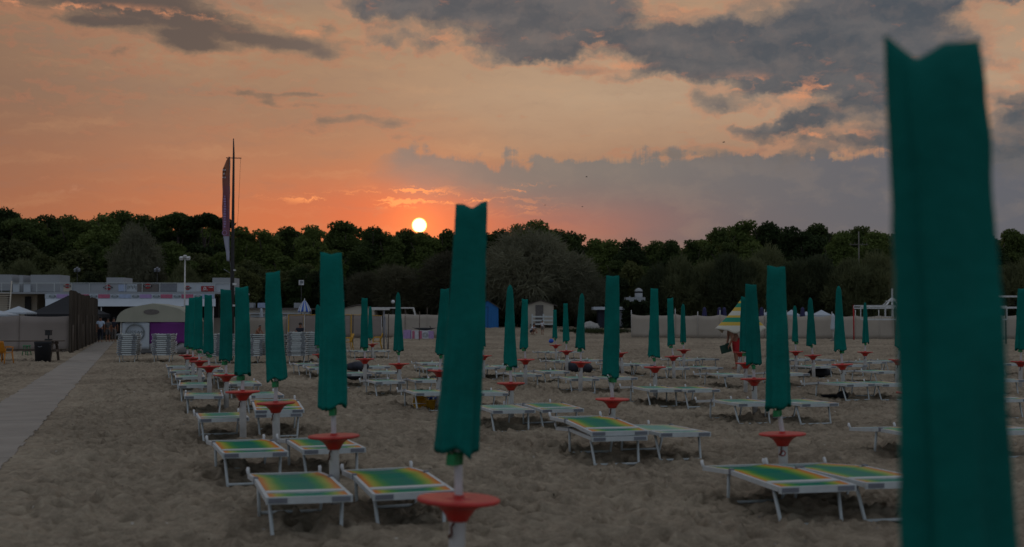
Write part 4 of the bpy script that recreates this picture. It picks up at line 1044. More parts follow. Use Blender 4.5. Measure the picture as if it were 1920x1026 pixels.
def trunk_mesh(name, h, r, limbs, seed, spread):
    rnd = random.Random(seed); b = MB(); lean = rnd.uniform(-.05, .05) * h
    b.tube([(0, 0, -.4), (lean * .3, 0, h * .35), (lean, rnd.uniform(-.2, .2), h)], [r * 1.25, r, r * .5], 9)
    for k in range(limbs):
        a = 6.283 * k / limbs + rnd.uniform(-.4, .4); t = rnd.uniform(.5, .85); p = Vector((lean * t, 0, h * t)); q = Vector((math.cos(a), math.sin(a), 0)) * spread * rnd.uniform(.6, 1)
        b.tube([p, p + q * .5 + Vector((0, 0, h * .12)), p + q + Vector((0, 0, h * .3))], [r * .45, r * .3, r * .12], 6)
    me = b.build('trunk', 'bark'); d = me.data; bpy.data.objects.remove(me); return d
def pine_lobes(seed, w, h0, h1):
    rnd = random.Random(seed); L = []
    n = rnd.randint(9, 13)
    for k in range(n):
        t = k / (n - 1); z = h0 + (h1 - h0) * (t ** .8); rr_ = w * (1 - .75 * t ** 1.8) * rnd.uniform(.45, .85); a = rnd.uniform(0, 6.28)
        s = rnd.uniform(.85, 1.45) * (1.15 - .45 * t)
        L.append((rr_ * math.cos(a), rr_ * math.sin(a), z, s * 1.25, s * 1.25, s * .72))
    L.append((0, 0, h1 - .45, .75, .75, .6)); L.append((0, 0, (h0 + h1) / 2, w * .75, w * .75, (h1 - h0) * .38))
    return L
# every prototype is about 10 m tall, scaled per tree
PROTO = {'pine': [], 'olive': [], 'brown': [], 'broad': [], 'shrub': [], 'scraggy': []}
for s in range(6):
    PROTO['pine'].append((leaf_mesh('crown', 'pine', pine_lobes(s + 1, 2.5, 3.0, 9.9), 9500, .115, 4, None, s), trunk_mesh('trunk', 8.4, .2, 6, s, 2)))
for s in range(2):
    rnd = random.Random(40 + s); L = [(rnd.uniform(-1.6, 1.6), rnd.uniform(-1, 1), rnd.uniform(6.3, 9.6), rnd.uniform(.6, 1.1), rnd.uniform(.6, 1.1), rnd.uniform(.35, .55)) for _ in range(9)]
    PROTO['scraggy'].append((leaf_mesh('crown', 'pine', L, 1800, .15, 4, None, 60 + s), trunk_mesh('trunk', 8.0, .17, 4, s + 9, 1.0)))
def round_lobes(seed, w, h0, h1, n):
    rnd = random.Random(seed); L = [(0, 0, (h0 + h1) / 2, w * .72, w * .72, (h1 - h0) * .42)]
    for k in range(n):
        a = rnd.uniform(0, 6.28); e = rnd.uniform(-.7, 1.5); rr_ = w * .68 * math.cos(e) ; z = (h0 + h1) / 2 + (h1 - h0) * .36 * math.sin(e); s = w * rnd.uniform(.2, .36)
        L.append((rr_ * math.cos(a), rr_ * math.sin(a), z, s, s, s * .85))
    return L
for s in range(2):
    PROTO['olive'].append((leaf_mesh('crown', 'olive', round_lobes(80 + s, 6.5, 1.0, 10, 18), 9000, .2, 2, (.75, .035), 80 + s, .12), trunk_mesh('trunk', 6, .3, 8, 80 + s, 3.4)))
    PROTO['brown'].append((leaf_mesh('crown', 'brownleaf', round_lobes(90 + s, 4.0, .8, 10, 14), 5000, .2, 2, (.7, .035), 90 + s, .05), trunk_mesh('trunk', 7, .2, 7, 90 + s, 2.4)))
for s in range(3):
    PROTO['broad'].append((leaf_mesh('crown', 'broad', round_lobes(100 + s, 3.9, .8, 10, 16), 6000, .16, 4, None, 100 + s), trunk_mesh('trunk', 7, .2, 6, 100 + s, 2.2)))
    PROTO['shrub'].append((leaf_mesh('crown', 'oliveg', round_lobes(110 + s, 6.0, .2, 10, 16), 8000, .3, 2, (.8, .05), 110 + s, -.15), trunk_mesh('trunk', 5, .25, 6, 110 + s, 3)))
LAND = [(-200, 'the left edge of the photo'), (145, 'the dark terrace floodlight'), (347, 'the tall pale floodlight'), (435, 'the mast'), (620, 'the third walkway row parasol'), (786, 'the setting sun'), (882, 'the large leaning parasol'), (1015, 'the beige hut'), (1145, 'the dark stall'), (1226, 'the hedge'), (1392, 'the striped umbrella'), (1519, 'the white chair'), (1610, 'the power pole'), (1770, 'the huge near parasol')]
CNT = {}
def tree(kind, x, ytop, Y, words, group, wscale=1.0, name='tree', cat='tree'):
    rnd = random.Random(int(x * 3 + Y * 11)); t = at(x, ytop, Y); g = gz(t.x, Y); h = t.z - g
    crown, trunk = rnd.choice(PROTO[kind]); land = [l for l in LAND if l[0] <= x][-1] if x > -200 else LAND[0]
    key = (words, land[1]); CNT[key] = CNT.get(key, 0) + 1
    where = (('number ' + '' if 0 else '') + ORD[CNT[key]] + ' ' + words + ' right of ' + land[1])
    root = thing(name, where, cat, (t.x, Y, g - .05), rnd.uniform(0, 6.28), group); k = h / 10.0; s = k * wscale * rnd.uniform(.92, 1.1)
    root.scale = (s, s, k)
    for nm, d in (('crown', crown), ('trunk', trunk)):
        o = bpy.data.objects.new(nm, d); COL.objects.link(o); o.parent = root
    return root
rnd = random.Random(77)
sky_line = [(-35, 402), (14, 396), (62, 416), (100, 412), (136, 410), (172, 420), (206, 408), (238, 405), (272, 410), (300, 414), (352, 412), (405, 422), (458, 433), (498, 436), (536, 431), (586, 429), (624, 440), (650, 423), (694, 432), (726, 440), (752, 436), (796, 441), (834, 436), (872, 446),
            (905, 444), (940, 436), (978, 428), (1015, 421), (1052, 436), (1076, 440), (1116, 454), (1150, 456), (1188, 452), (1226, 458), (1262, 455), (1300, 455), (1348, 434), (1392, 420), (1434, 422), (1476, 433), (1508, 440), (1536, 428), (1572, 440), (1606, 430), (1645, 438), (1682, 440), (1722, 438), (1800, 446), (1858, 446), (1890, 437), (1930, 440)]
for x, y in sky_line:
    tree('pine', x, y, rnd.uniform(138, 152), 'skyline pine', 'pines along the skyline', rnd.uniform(.95, 1.15), 'pine_tree')
for x, y in ((336, 402), (384, 403), (30, 392)):
    tree('scraggy', x, y, 137, 'thin topped pine', 'thin topped pines rising above the others', 1.0, 'pine_tree')
def prof(x):
    for (a, p), (c, q) in zip(sky_line, sky_line[1:]):
        if a <= x <= c: return p + (q - p) * (x - a) / (c - a)
    return 430
x = -30
while x < 1950:
    tree('pine', x, prof(x) + rnd.uniform(4, 16), rnd.uniform(158, 172), 'second line pine', 'pines standing behind the skyline pines', 1.3, 'pine_tree'); x += rnd.uniform(32, 44)
x = -20
while x < 1950:
    if not (840 < x < 1110):
        tree('pine' if rnd.random() < .72 else 'broad', x, prof(x) + rnd.uniform(34, 62), rnd.uniform(124, 132), 'lower tree before the skyline pines', 'lower trees in front of the skyline pines', rnd.uniform(1.0, 1.3), 'pine_tree'); 
    x += rnd.uniform(42, 62)
# feathery shrubs and small trees nearer the beach
big = [('olive', 985, 436, 113, 1.15, 'biggest olive grey tamarisk tree behind'), ('olive', 1080, 488, 113.5, 1.0, 'lower olive grey tamarisk tree'), ('olive', 925, 490, 114.5, .8, 'smaller olive grey tamarisk tree'),
       ('brown', 835, 468, 116, 1.1, 'brown grey bushy tree'), ('brown', 740, 492, 117, 1.1, 'brown grey bushy tree'), ('brown', 685, 505, 118, 1.1, 'brown grey bushy tree'), ('olive', 250, 428, 118, .5, 'tall olive grey tree')]
for k, x, y, Y, w, words in big: tree(k, x, y, Y, words, 'feathery trees nearest the beach', w, 'tamarisk_tree')
for x, y, k in ((-10, 500, 'shrub'), (50, 492, 'shrub'), (110, 505, 'shrub'), (175, 500, 'broad'), (235, 512, 'broad'), (290, 505, 'brown'), (345, 500, 'shrub'), (395, 508, 'broad'), (450, 492, 'broad'), (505, 500, 'broad'), (560, 505, 'pine'), (610, 492, 'broad'), (655, 520, 'broad'), (780, 510, 'broad'), (880, 500, 'brown'), (1150, 505, 'broad'), (1185, 485, 'broad'), (1232, 500, 'shrub'), (1275, 488, 'shrub'), (1325, 495, 'shrub'), (1370, 480, 'shrub'), (1415, 490, 'shrub'), (1440, 468, 'shrub'), (1490, 492, 'shrub'), (1540, 485, 'shrub'), (1590, 490, 'shrub'), (1640, 478, 'shrub'), (1690, 490, 'shrub'), (1750, 500, 'shrub'), (1840, 495, 'shrub'), (1900, 500, 'shrub'), (1935, 490, 'shrub')):
    tree(k, x, y, rnd.uniform(116, 122), 'bushy shrub below the pines', 'bushy shrubs along the foot of the pine wood', {'shrub': .75, 'broad': .95, 'brown': .9, 'pine': 1.1}[k], 'shrub', 'shrub')
# low undergrowth closing the foot of the wood
ug = leaf_mesh('undergrowth', 'hedge', [(x, 121 + random.uniform(-3, 8), 1.2, 2.6, 2.0, 1.6) for x in range(-54, 56, 3)], 26000, .3, 2, None, 5)
uo = bpy.data.objects.new('undergrowth', ug); COL.objects.link(uo); uo.location = (0, 0, .7); tag(uo, 'dark tangled undergrowth along the foot of the pine wood', 'undergrowth', None, 'stuff')
# clipped hedge
hx0, hx1 = at(1168, 600, 108).x, at(1216, 600, 108).x
hg = thing('hedge', 'tall dark clipped hedge left of the long pale screen', 'hedge', ((hx0 + hx1) / 2, 108, gz(0, 108)))
hz = at(0, 565, 108).z - hg.location.z; w = (hx1 - hx0) / 2
d = leaf_mesh('foliage', 'hedge', [(u * w * .72, v, z * hz, w * .42, .7, hz * .24) for u in (-1, 0, 1) for v in (0, .9) for z in (.2, .5, .78)], 3600, .13, 3, None, 9)
o = bpy.data.objects.new('foliage', d); COL.objects.link(o); o.parent = hg
b = MB(); [b.tube([(u * w * .6, .4, -.2), (u * w * .65, .4, hz * .8)], [.05, .02], 6) for u in (-1, 0, 1)]; b.build('stem', 'bark', hg)
# thin verge of dry grass by the rock
gm = leaf_mesh('dry_grass', 'broad', [(at(x, 618, 103).x, 103 + random.uniform(-1, 1.2), .48, .9, .9, .12) for x in range(1068, 1180, 14)], 2500, .1, 2, (.22, .012), 3, -.5)
o = bpy.data.objects.new('grass_verge', gm); COL.objects.link(o); tag(o, 'thin strip of yellowish grass below the tamarisk', 'grass', None, 'stuff')

# ------------------------------------------------------------------ people
BASE = dict(pelvis=(0, 0, .96), spine=(0, 0, 1.16), chest=(0, .01, 1.34), neck=(0, .01, 1.48), skull=(0, -.01, 1.60), crown=(0, 0, 1.69),
            hipL=(.10, 0, .92), kneeL=(.105, -.01, .50), ankL=(.10, .03, .09), toeL=(.12, -.14, .035), hipR=(-.10, 0, .92), kneeR=(-.105, -.01, .50), ankR=(-.10, .03, .09), toeR=(-.12, -.14, .035),
            shL=(.19, .01, 1.40), elL=(.24, .03, 1.12), wrL=(.25, -.04, .88), shR=(-.19, .01, 1.40), elR=(-.24, .03, 1.12), wrR=(-.25, -.04, .88))
RAD = dict(pelvis=.135, spine=.125, chest=.145, neck=.058, skull=.088, crown=.062, hip=.10, knee=.058, ank=.04, toe=.034, sh=.062, el=.043, wr=.03)
def skinned(name, J, edges, radf, m, parent, root, sub=2):
    names = []
    for a, b_ in edges:
        for q in (a, b_):
            if q not in names: names.append(q)
    me = bpy.data.meshes.new(name); bm = bmesh.new(); ly = bm.verts.layers.skin.verify(); vs = {q: bm.verts.new(J[q]) for q in names}
    for a, b_ in edges: bm.edges.new((vs[a], vs[b_]))
    for q in names:
        r = radf(q); vs[q][ly].radius = r if isinstance(r, tuple) else (r, r); vs[q][ly].use_root = (q == root)
    bm.to_mesh(me); bm.free()
    o = bpy.data.objects.new(name, me); COL.objects.link(o)
    md = o.modifiers.new('skin', 'SKIN'); md.use_smooth_shade = True
    sb = o.modifiers.new('sub', 'SUBSURF'); sb.levels = sub; sb.render_levels = sub
    me2 = bpy.data.meshes.new_from_object(o.evaluated_get(bpy.context.evaluated_depsgraph_get()))
    bpy.data.objects.remove(o); bpy.data.meshes.remove(me)
    me2.materials.clear(); me2.materials.append(MT[m]); me2.name = name
    me2.polygons.foreach_set('use_smooth', [True] * len(me2.polygons))
    o = bpy.data.objects.new(name, me2); COL.objects.link(o)
    if parent: o.parent = parent
    return o
def kind_r(q, k=1.0, grow=0):
    for n in sorted(RAD, key=len, reverse=True):
        if q.startswith(n): return RAD[n] * k + grow
    return .02
def person(label, loc, rz, pose, scale=1.0, top=None, bottom='navy', bl=.8, hairm='hair', skin='skin', sleeve=.6, group=None, child=False):
    J = {k: Vector(v) for k, v in BASE.items()}; J.update({k: Vector(v) for k, v in pose.items()})
    root = thing('person', label, 'person', loc, rz, group); root.scale = (scale,) * 3
    E_ = [('pelvis', 'spine'), ('spine', 'chest'), ('chest', 'neck'), ('neck', 'skull'), ('skull', 'crown')]
    for s in 'LR': E_ += [('pelvis', 'hip' + s), ('hip' + s, 'knee' + s), ('knee' + s, 'ank' + s), ('ank' + s, 'toe' + s), ('chest', 'sh' + s), ('sh' + s, 'el' + s), ('el' + s, 'wr' + s)]
    fr = {}
    face = (J['skull'] - J['neck']); fwd = Vector((0, -1, 0))
    up = (J['crown'] - J['skull']).normalized(); fw = (fwd - up * fwd.dot(up)).normalized()
    J['nose'] = J['skull'] + fw * .085 - up * .0; E_.append(('skull', 'nose')); fr['nose'] = .022
    for s, sg in (('L', 1), ('R', -1)):
        J['ear' + s] = J['skull'] + Vector((sg * .078, .015, 0)); E_.append(('skull', 'ear' + s)); fr['ear' + s] = .018
    for s, sg in (('L', 1), ('R', -1)):
        d = (J['wr' + s] - J['el' + s]).normalized(); side = Vector((0, 1, 0)).cross(d)
        if side.length < .1: side = Vector((1, 0, 0))
        side = side.normalized(); nrm = d.cross(side)
        J['palm' + s] = J['wr' + s] + d * .07; E_.append(('wr' + s, 'palm' + s)); fr['palm' + s] = (.036, .018)
        for i, (l, o_) in enumerate(((.068, -.030), (.078, -.010), (.072, .011), (.055, .030))):
            a, b_ = 'f%d%s' % (i, s), 'g%d%s' % (i, s)
            J[a] = J['palm' + s] + d * .035 + side * o_; J[b_] = J[a] + d * l * .8 + nrm * l * .45
            E_ += [('palm' + s, a), (a, b_)]; fr[a] = .0095; fr[b_] = .0075
        J['t' + s] = J['wr' + s] + d * .05 + side * -.048 + nrm * .02; E_.append(('wr' + s, 't' + s)); fr['t' + s] = .011
    kk = .85 if child else 1.0
    body = skinned('body', J, E_, lambda q: fr.get(q) or kind_r(q, kk if not q.startswith(('skull', 'crown')) else 1), skin, root, 'pelvis', 2)
    if top:
        T = dict(J); e = [('pelvis', 'spine'), ('spine', 'chest'), ('chest', 'neck')]
        T['neck'] = J['chest'].lerp(J['neck'], .55)
        for s in 'LR':
            T['slv' + s] = J['sh' + s].lerp(J['el' + s], sleeve); e += [('chest', 'sh' + s), ('sh' + s, 'slv' + s)]
        skinned('shirt', T, e, lambda q: .085 if q == 'neck' else (.068 if q.startswith('slv') else kind_r(q, kk, .022)), top, root, 'pelvis', 2)
    if bottom:
        T = dict(J); e = [('pelvis', 'waist')]; T['waist'] = J['pelvis'].lerp(J['spine'], .55)
        for s in 'LR':
            if bl <= 1: T['hem' + s] = J['hip' + s].lerp(J['knee' + s], bl); e += [('pelvis', 'hip' + s), ('hip' + s, 'hem' + s)]
            else: T['hem' + s] = J['knee' + s].lerp(J['ank' + s], bl - 1); e += [('pelvis', 'hip' + s), ('hip' + s, 'knee' + s), ('knee' + s, 'hem' + s)]
        skinned('trousers' if bl > 1 else 'shorts', T, e, lambda q: kind_r(q, kk, .022) if not q.startswith(('hem', 'waist')) else (.085 if bl <= 1 else .06) if q.startswith('hem') else .142 * kk, bottom, root, 'pelvis', 2)
    hb = MB(); c = J['skull'].lerp(J['crown'], .45) + Vector((0, .016, .02))
    hb.ball((0, 0, 0), .106, .112, .102, 14, 9)
    q = up.to_track_quat('Z', 'Y').to_matrix()
    hb.v = [tuple(c + q @ Vector((v[0], v[1] if v[1] > -.05 else -.05 + (v[1] + .05) * .4, max(v[2], -.04 if v[1] > .02 else .02)))) for v in hb.v]
    hb.build('hair', hairm, root)
    return root
# the man closing the striped umbrella: bent forward, face under its cloth
mp_ = onz(1381, 694, 0)
man = person('bare chested man in long red shorts bending under the striped umbrella', (mp_.x, mp_.y, 0), R(-82),
    dict(spine=(0, -.07, 1.13), chest=(.0, -.17, 1.29), neck=(0, -.20, 1.40), skull=(0, -.22, 1.50), crown=(0, -.24, 1.59), shL=(.18, -.19, 1.33), shR=(-.18, -.19, 1.33), elL=(.23, -.19, 1.06), elR=(-.23, -.20, 1.06),
         wrL=(.13, -.27, .83), wrR=(-.12, -.28, .83), kneeL=(.11, -.03, .5), kneeR=(-.10, .0, .5), ankL=(.10, .0, .09), ankR=(-.11, .05, .09)), 1.0, None, 'redcloth', .92)
b = MB(); b.box((0, 0, 0), (.05, .36, .27), Matrix.Rotation(R(14), 3, 'X')); b.box((.0, .05, .15), (.03, .12, .05), Matrix.Rotation(R(14), 3, 'X'))
bag = b.build('bag', 'dgreen', None); bag.location = man.matrix_basis @ Vector((0, -.36, .70)) ; bag.rotation_euler = (0, 0, R(8 - 82))
tag(bag, 'flat dark green bag held in the hands of the man in red shorts', 'bag')
# walkers seen from behind on the walkway
def walk(ph): return dict(kneeL=(.10, -.14 * ph, .50), ankL=(.10, -.12 * ph, .10), toeL=(.11, -.28 * ph - .03, .05), kneeR=(-.10, .05 * ph, .50), ankR=(-.10, .24 * ph, .12), toeR=(-.11, .10 * ph, .04), elL=(.25, .08, 1.13), wrL=(.24, .06, .88), elR=(-.26, -.02, 1.13), wrR=(-.26, -.14, .9))
for x, y, top, bot, bl, lab, sc_, ph in ((188, 643, 'bluecloth', 'navy', 1.85, 'person in pale blue shirt and dark trousers walking away on the walkway', 1.0, .6), (202, 642, 'greycloth', 'greycloth', .98, 'middle walker in grey top and long grey shorts on the walkway', .95, -.5), (213, 641.5, 'navy', 'browngrey', 1.8, 'dark dressed walker nearest the kiosk at the walkway edge', .97, .4)):
    p = onz(x, y, 0); person(lab, (p.x, p.y, 0), R(180 + 15), walk(ph), sc_, top, bot, bl, group='people walking on the walkway')
# children on the sand
p = onground(998, 628)
person('child in white top crouching on the sand before the beige hut', p, R(60), dict(pelvis=(0, .12, .28), spine=(0, .05, .44), chest=(0, -.05, .58), neck=(0, -.12, .68), skull=(0, -.18, .78), crown=(0, -.2, .87), hipL=(.09, .1, .27), hipR=(-.09, .1, .27), kneeL=(.15, -.22, .42), kneeR=(-.15, -.22, .42), ankL=(.12, .02, .08), ankR=(-.12, .02, .08), toeL=(.14, -.16, .04), toeR=(-.14, -.16, .04), shL=(.16, -.07, .62), shR=(-.16, -.07, .62), elL=(.2, -.25, .45), elR=(-.2, -.25, .45), wrL=(.1, -.38, .25), wrR=(-.1, -.38, .25)), 1.0, 'whitecloth', 'navy', .9, child=True)
p = onground(1017, 628)
person('small child standing in pale clothes before the beige hut railing', p, R(150), {}, .68, 'whitecloth', 'browngrey', .8, child=True)
p = onground(1201, 628)
person('running child in white top against the pale screen', p, R(70), dict(chest=(0, -.08, 1.34), neck=(0, -.13, 1.47), skull=(0, -.17, 1.59), crown=(0, -.18, 1.68), shL=(.19, -.08, 1.40), shR=(-.19, -.08, 1.40), kneeL=(.10, -.26, .58), ankL=(.1, -.12, .2), toeL=(.11, -.28, .12), kneeR=(-.10, .06, .5), ankR=(-.1, .3, .16), toeR=(-.11, .2, .03), elL=(.24, -.05, 1.14), wrL=(.2, -.28, 1.18), elR=(-.24, -.22, 1.2), wrR=(-.15, -.42, 1.22)), .78, 'whitecloth', 'greycloth', .8, child=True)
p = onz(563, 648, 0)
person('dark dressed person sitting against the tan screen above the stacks', (p.x, p.y, 0), R(10), dict(pelvis=(0, .1, .5), spine=(0, .1, .72), chest=(0, .08, .92), neck=(0, .05, 1.06), skull=(0, .02, 1.18), crown=(0, .02, 1.27), hipL=(.1, .05, .48), hipR=(-.1, .05, .48), kneeL=(.13, -.34, .5), kneeR=(-.13, -.34, .5), ankL=(.13, -.32, .08), ankR=(-.13, -.32, .08), toeL=(.13, -.48, .04), toeR=(-.13, -.48, .04), shL=(.19, .08, .98), shR=(-.19, .08, .98), elL=(.25, -.05, .74), elR=(-.25, -.05, .74), wrL=(.12, -.26, .62), wrR=(-.12, -.26, .62)), 1.05, 'navy', 'navy', 1.8, 'hair')
b = MB(); b.box((0, .1, .18), (.5, .45, .36)); b.box((0, .1, .38), (.44, .4, .04)); o = b.build('stool', 'browngrey', None, (p.x, p.y, 0)); tag(o, 'low dark box seat under the person sitting by the tan screen', 'stool')
p = onz(482, 650, 0)
person('tanned person leaning behind the sunbed stack right of the fifth parasol', (p.x, p.y, 0), R(60), dict(spine=(0, -.04, 1.1), chest=(0, -.14, 1.22), neck=(0, -.22, 1.32), skull=(0, -.28, 1.42), crown=(0, -.3, 1.5), shL=(.17, -.16, 1.26), shR=(-.17, -.16, 1.26), elL=(.2, -.3, 1.05), elR=(-.2, -.3, 1.05), wrL=(.12, -.48, 1.0), wrR=(-.12, -.48, 1.0)), .80, None, 'navy', .8)

# ------------------------------------------------------------------ striped umbrella and other small things
Yu = mp_.y + .15
a = at(1392, 562, Yu); cxu = at(1389, 600, Yu).x; hem = at(0, 618, Yu).z
su = thing('striped_umbrella', 'half closed umbrella in green, yellow and white bands over the stooping man', 'parasol', (cxu, Yu, 0))
b = MB(); N = 48; rows = 18; rings = []; zt_ = a.z
for i in range(rows + 1):
    t = i / rows; rg = []
    for k in range(N):
        th = 2 * math.pi * k / N; fold = math.sin(4 * th + .4); r = (.05 + .70 * t ** 1.05) * (1 + .16 * t * fold + .05 * t * math.sin(8 * th))
        z = zt_ - (zt_ - hem) * t + .07 * t * t * fold - .05 * t * t * abs(math.sin(4 * th))
        rg.append(Vector((r * math.cos(th) + .04 * (1 - t), r * .95 * math.sin(th), z)))
    rings.append(rg)
inn = [[Vector((v.x * .96, v.y * .96, v.z - .01)) for v in rg] for rg in rings[::-1][:-1]]
b.loft(inn[::-1][::-1] if False else [*rings, *inn], 0, True, True)
H_ = zt_ - hem
Wc, Gc, Yc = (.55, .52, .42), (.01, .23, .13), (.55, .36, .05)
MT['bands'] = bandmat('banded canvas', [(0, Wc), (.09, Wc), (.13, Yc), (.25, Gc), (.40, Yc), (.47, Wc), (.62, Yc), (.74, Gc), (.88, Yc), (.95, Gc)], 'Z', 1 / H_, -hem / H_)
b.build('canopy', 'bands', su)
b = MB(); b.tube([(0, 0, -.2), (.04, 0, zt_ + .07)], .022, 8); b.build('pole', 'pole', su)
# blue and white striped closed umbrella
Yb = 72; t = at(571, 563, Yb); hm = at(0, 583, Yb).z
bu = thing('striped_umbrella', 'small half closed blue and white striped umbrella above the screen', 'parasol', (t.x, Yb, 0)); b = MB()
def segs(t_):
    return [Vector(((.03 + .33 * t_ ** .8) * math.cos(2 * math.pi * k / 32) * (1 + .1 * math.sin(8 * 2 * math.pi * k / 32)), (.03 + .33 * t_ ** .8) * math.sin(2 * math.pi * k / 32), t.z - (t.z - hm) * t_ + .04 * t_ * math.sin(10 * math.pi * k / 16))) for k in range(32)]
rg = [segs(i / 8) for i in range(9)]
for k in range(16):
    f = [[r[2 * k], r[2 * k + 1], r[(2 * k + 2) % 32], r[(2 * k + 2) % 32] * .97, r[2 * k + 1] * .97, r[2 * k] * .97] for r in rg]
    b.loft(f, k % 2, True, True)
b.build('canopy', ['canvaswhite', 'bluestripe'], bu)
b = MB(); b.tube([(0, 0, -.2), (0, 0, t.z + .1)], .025, 8); b.build('pole', 'pole', bu)
def closed(label, x, yt, yb, Y, m, w, basey=None, cat='parasol'):
    t = at(x, yt, Y); z1 = at(0, yb, Y).z; root = thing('closed_umbrella', label, cat, (t.x, Y, gz(t.x, Y))); g = gz(t.x, Y)
    b = MB(); rings = []
    for i in range(9):
        u = i / 8; r = w * (.55 + .45 * (1 - u)) * (1 if u < .85 else math.sqrt(max(.03, 1 - ((u - .85) / .15) ** 2)))
        rings.append([Vector((r * math.cos(6.283 * k / 20) * (1 + .1 * math.sin(5 * 6.283 * k / 20)), r * math.sin(6.283 * k / 20), z1 - g + (t.z - z1) * u)) for k in range(20)])
    b.loft(rings, 0); b.build('cover', m, root)
    q = MB(); q.tube([(0, 0, -.2), (0, 0, t.z - g - .05)], .03, 8); q.build('pole', 'whitepost', root)
    q = MB(); q.lathe([(.24, -.02), (.25, .05), (.1, .1), (.04, .2)], 16); q.build('foot', 'browngrey', root); return root
closed('closed white parasol beside the tapering teal one, before the screen', 1562, 588, 619, 88, 'canvaswhite', .19)
for x, w_ in ((1321, 'closest to the third parasol past the hedge'), (1349, 'second from the left by the striped umbrella'), (1358, 'touching the striped umbrella top'), (1428, 'just right of the striped umbrella pair'), (1505, 'between the white tents')):
    closed('closed dark blue umbrella behind the screen, ' + w_, x, 576, 594, 104, 'purpleblue', .22)
closed('pale closed umbrella folded before the low flat roofed bar', 490, 578, 596, 103, 'canvaswhite', .16)
# plastic chairs
def chair(label, p, rz, m, group=None, high=False):
    root = thing('plastic_chair', label, 'chair', p, rz, group)
    b = MB(); b.sheet(lambda u, v: Vector((-.22 + .44 * u, -.22 + .44 * v, .43 + .02 * (2 * u - 1) ** 2 - .015 * math.sin(3 * v))), 6, 6, .02); b.build('seat', m, root)
    b = MB(); b.sheet(lambda u, v: Vector((-.23 + .46 * u, .22 + .14 * v + .05 * (2 * u - 1) ** 2 * -1, .44 + .42 * v)), 6, 6, .02); b.build('backrest', m, root)
    for s in (-1, 1):
        b = MB(); b.sheet(lambda u, v: Vector((s * (.25 + .02 * v), -.22 + .46 * u, .62 + .05 * u + .02 * math.sin(3.14 * u) + .0 * v)), 5, 1, .025); b.box((s * .26, 0, .635), (.05, .44, .03)); b.build('armrest', m, root)
        for y0, yb_ in ((-.2, -.25), (.2, .29)):
            b = MB(); b.tube([(s * .22, y0, .43), (s * .26, yb_, -.02)], [.028, .02], 7); b.tube([(s * .22, y0, .43), (s * .255, y0 * .95, .62)], .02, 6); b.build('leg', m, root)
    return root
chair('orange plastic chair at the left photo edge by the dark table', onz(6, 684, 0), R(165), 'orange')
chair('orange plastic chair between the dark table and the reed fence', onz(114, 653, 0), R(-60), 'orange')
chair('yellow plastic chair beside the dark pole left of the metal frame', onz(651, 657, 0), R(-70), 'yellow')
chair('yellow plastic chair under the metal frame, facing left', onz(706, 655, 0), R(-80), 'yellow')
chair('white plastic chair standing before the long pale screen', onz(1508, 632, 0), R(15), 'wplastic')
for k in range(2): chair(['white plastic chair left of the striped umbrella hem', 'second white plastic chair half under the striped umbrella hem'][k], onz(1340 + 10 * k, 633, 0), R(40 - 90 * k), 'wplastic')
chair('pale chair right of the striped umbrella hem', onz(1437, 633, 0), R(-30), 'grey')
# small green stool and dark picnic table
p = onz(50, 667, 0); o = thing('stool', 'low green plastic stool under the far side of the dark table', 'stool', p); b = MB(); b.lathe([(.17, .42), (.18, .44), (.17, .46), (.02, .46)], 16); b.build('seat', 'green', o)
for k in range(4):
    b = MB(); a_ = k * 1.57 + .6; b.tube([(.12 * math.cos(a_), .12 * math.sin(a_), .43), (.2 * math.cos(a_), .2 * math.sin(a_), -.01)], .018, 6); b.build('leg', 'green', o)
p = onz(45, 679, 0); o = thing('picnic_table', 'dark wooden picnic table with benches at the left edge', 'table', (p.x, p.y + .5, 0), R(4))
b = MB(); [b.box((-.1, y_, .80), (2.7, .13, .04)) for y_ in (-.28, -.14, 0, .14, .28)]; b.build('tabletop', 'wood', o)
for y_ in (-.68, .68): b = MB(); b.box((-.1, y_, .45), (2.7, .24, .045)); b.build('bench', 'wood', o)
for x_ in (-1.2, .95):
    b = MB(); [b.bar((x_, s * .25, .78), (x_, s * .6, -.05), .09, .05) for s in (-1, 1)]; b.box((x_ + .05, 0, .42), (.04, 1.4, .09)); b.box((x_ + .05, 0, .72), (.04, .65, .08)); b.build('trestle', 'wood', o)
p = onz(82, 680, 0); o = thing('bin', 'tall dark bin standing at the right end of the picnic table', 'bin', (p.x, p.y - .1, 0)); b = MB(); b.lathe([(.27, 0), (.31, .72), (.33, .76), (.30, .8), (.27, .8), (.25, .3)], 20); b.build('body', 'black', o); b = MB(); b.tube([(-.3, -.06, .7), (0, -.36, .6), (.3, -.06, .7)], .012, 6); b.build('handle', 'grey', o)
b = MB(); b.box((0, 0, .04), (.22, .22, .06)); b.tube([(0, 0, .04), (0, 0, .2)], .03, 8); b.box((0, 0, .30), (.21, .18, .19)); b.box((0, -.01, .40), (.24, .2, .02)); o = b.build('box_lamp', 'dark', None, (p.x, p.y + .45, .822)); tag(o, 'small dark square box on a stem standing on the picnic table', 'lamp')
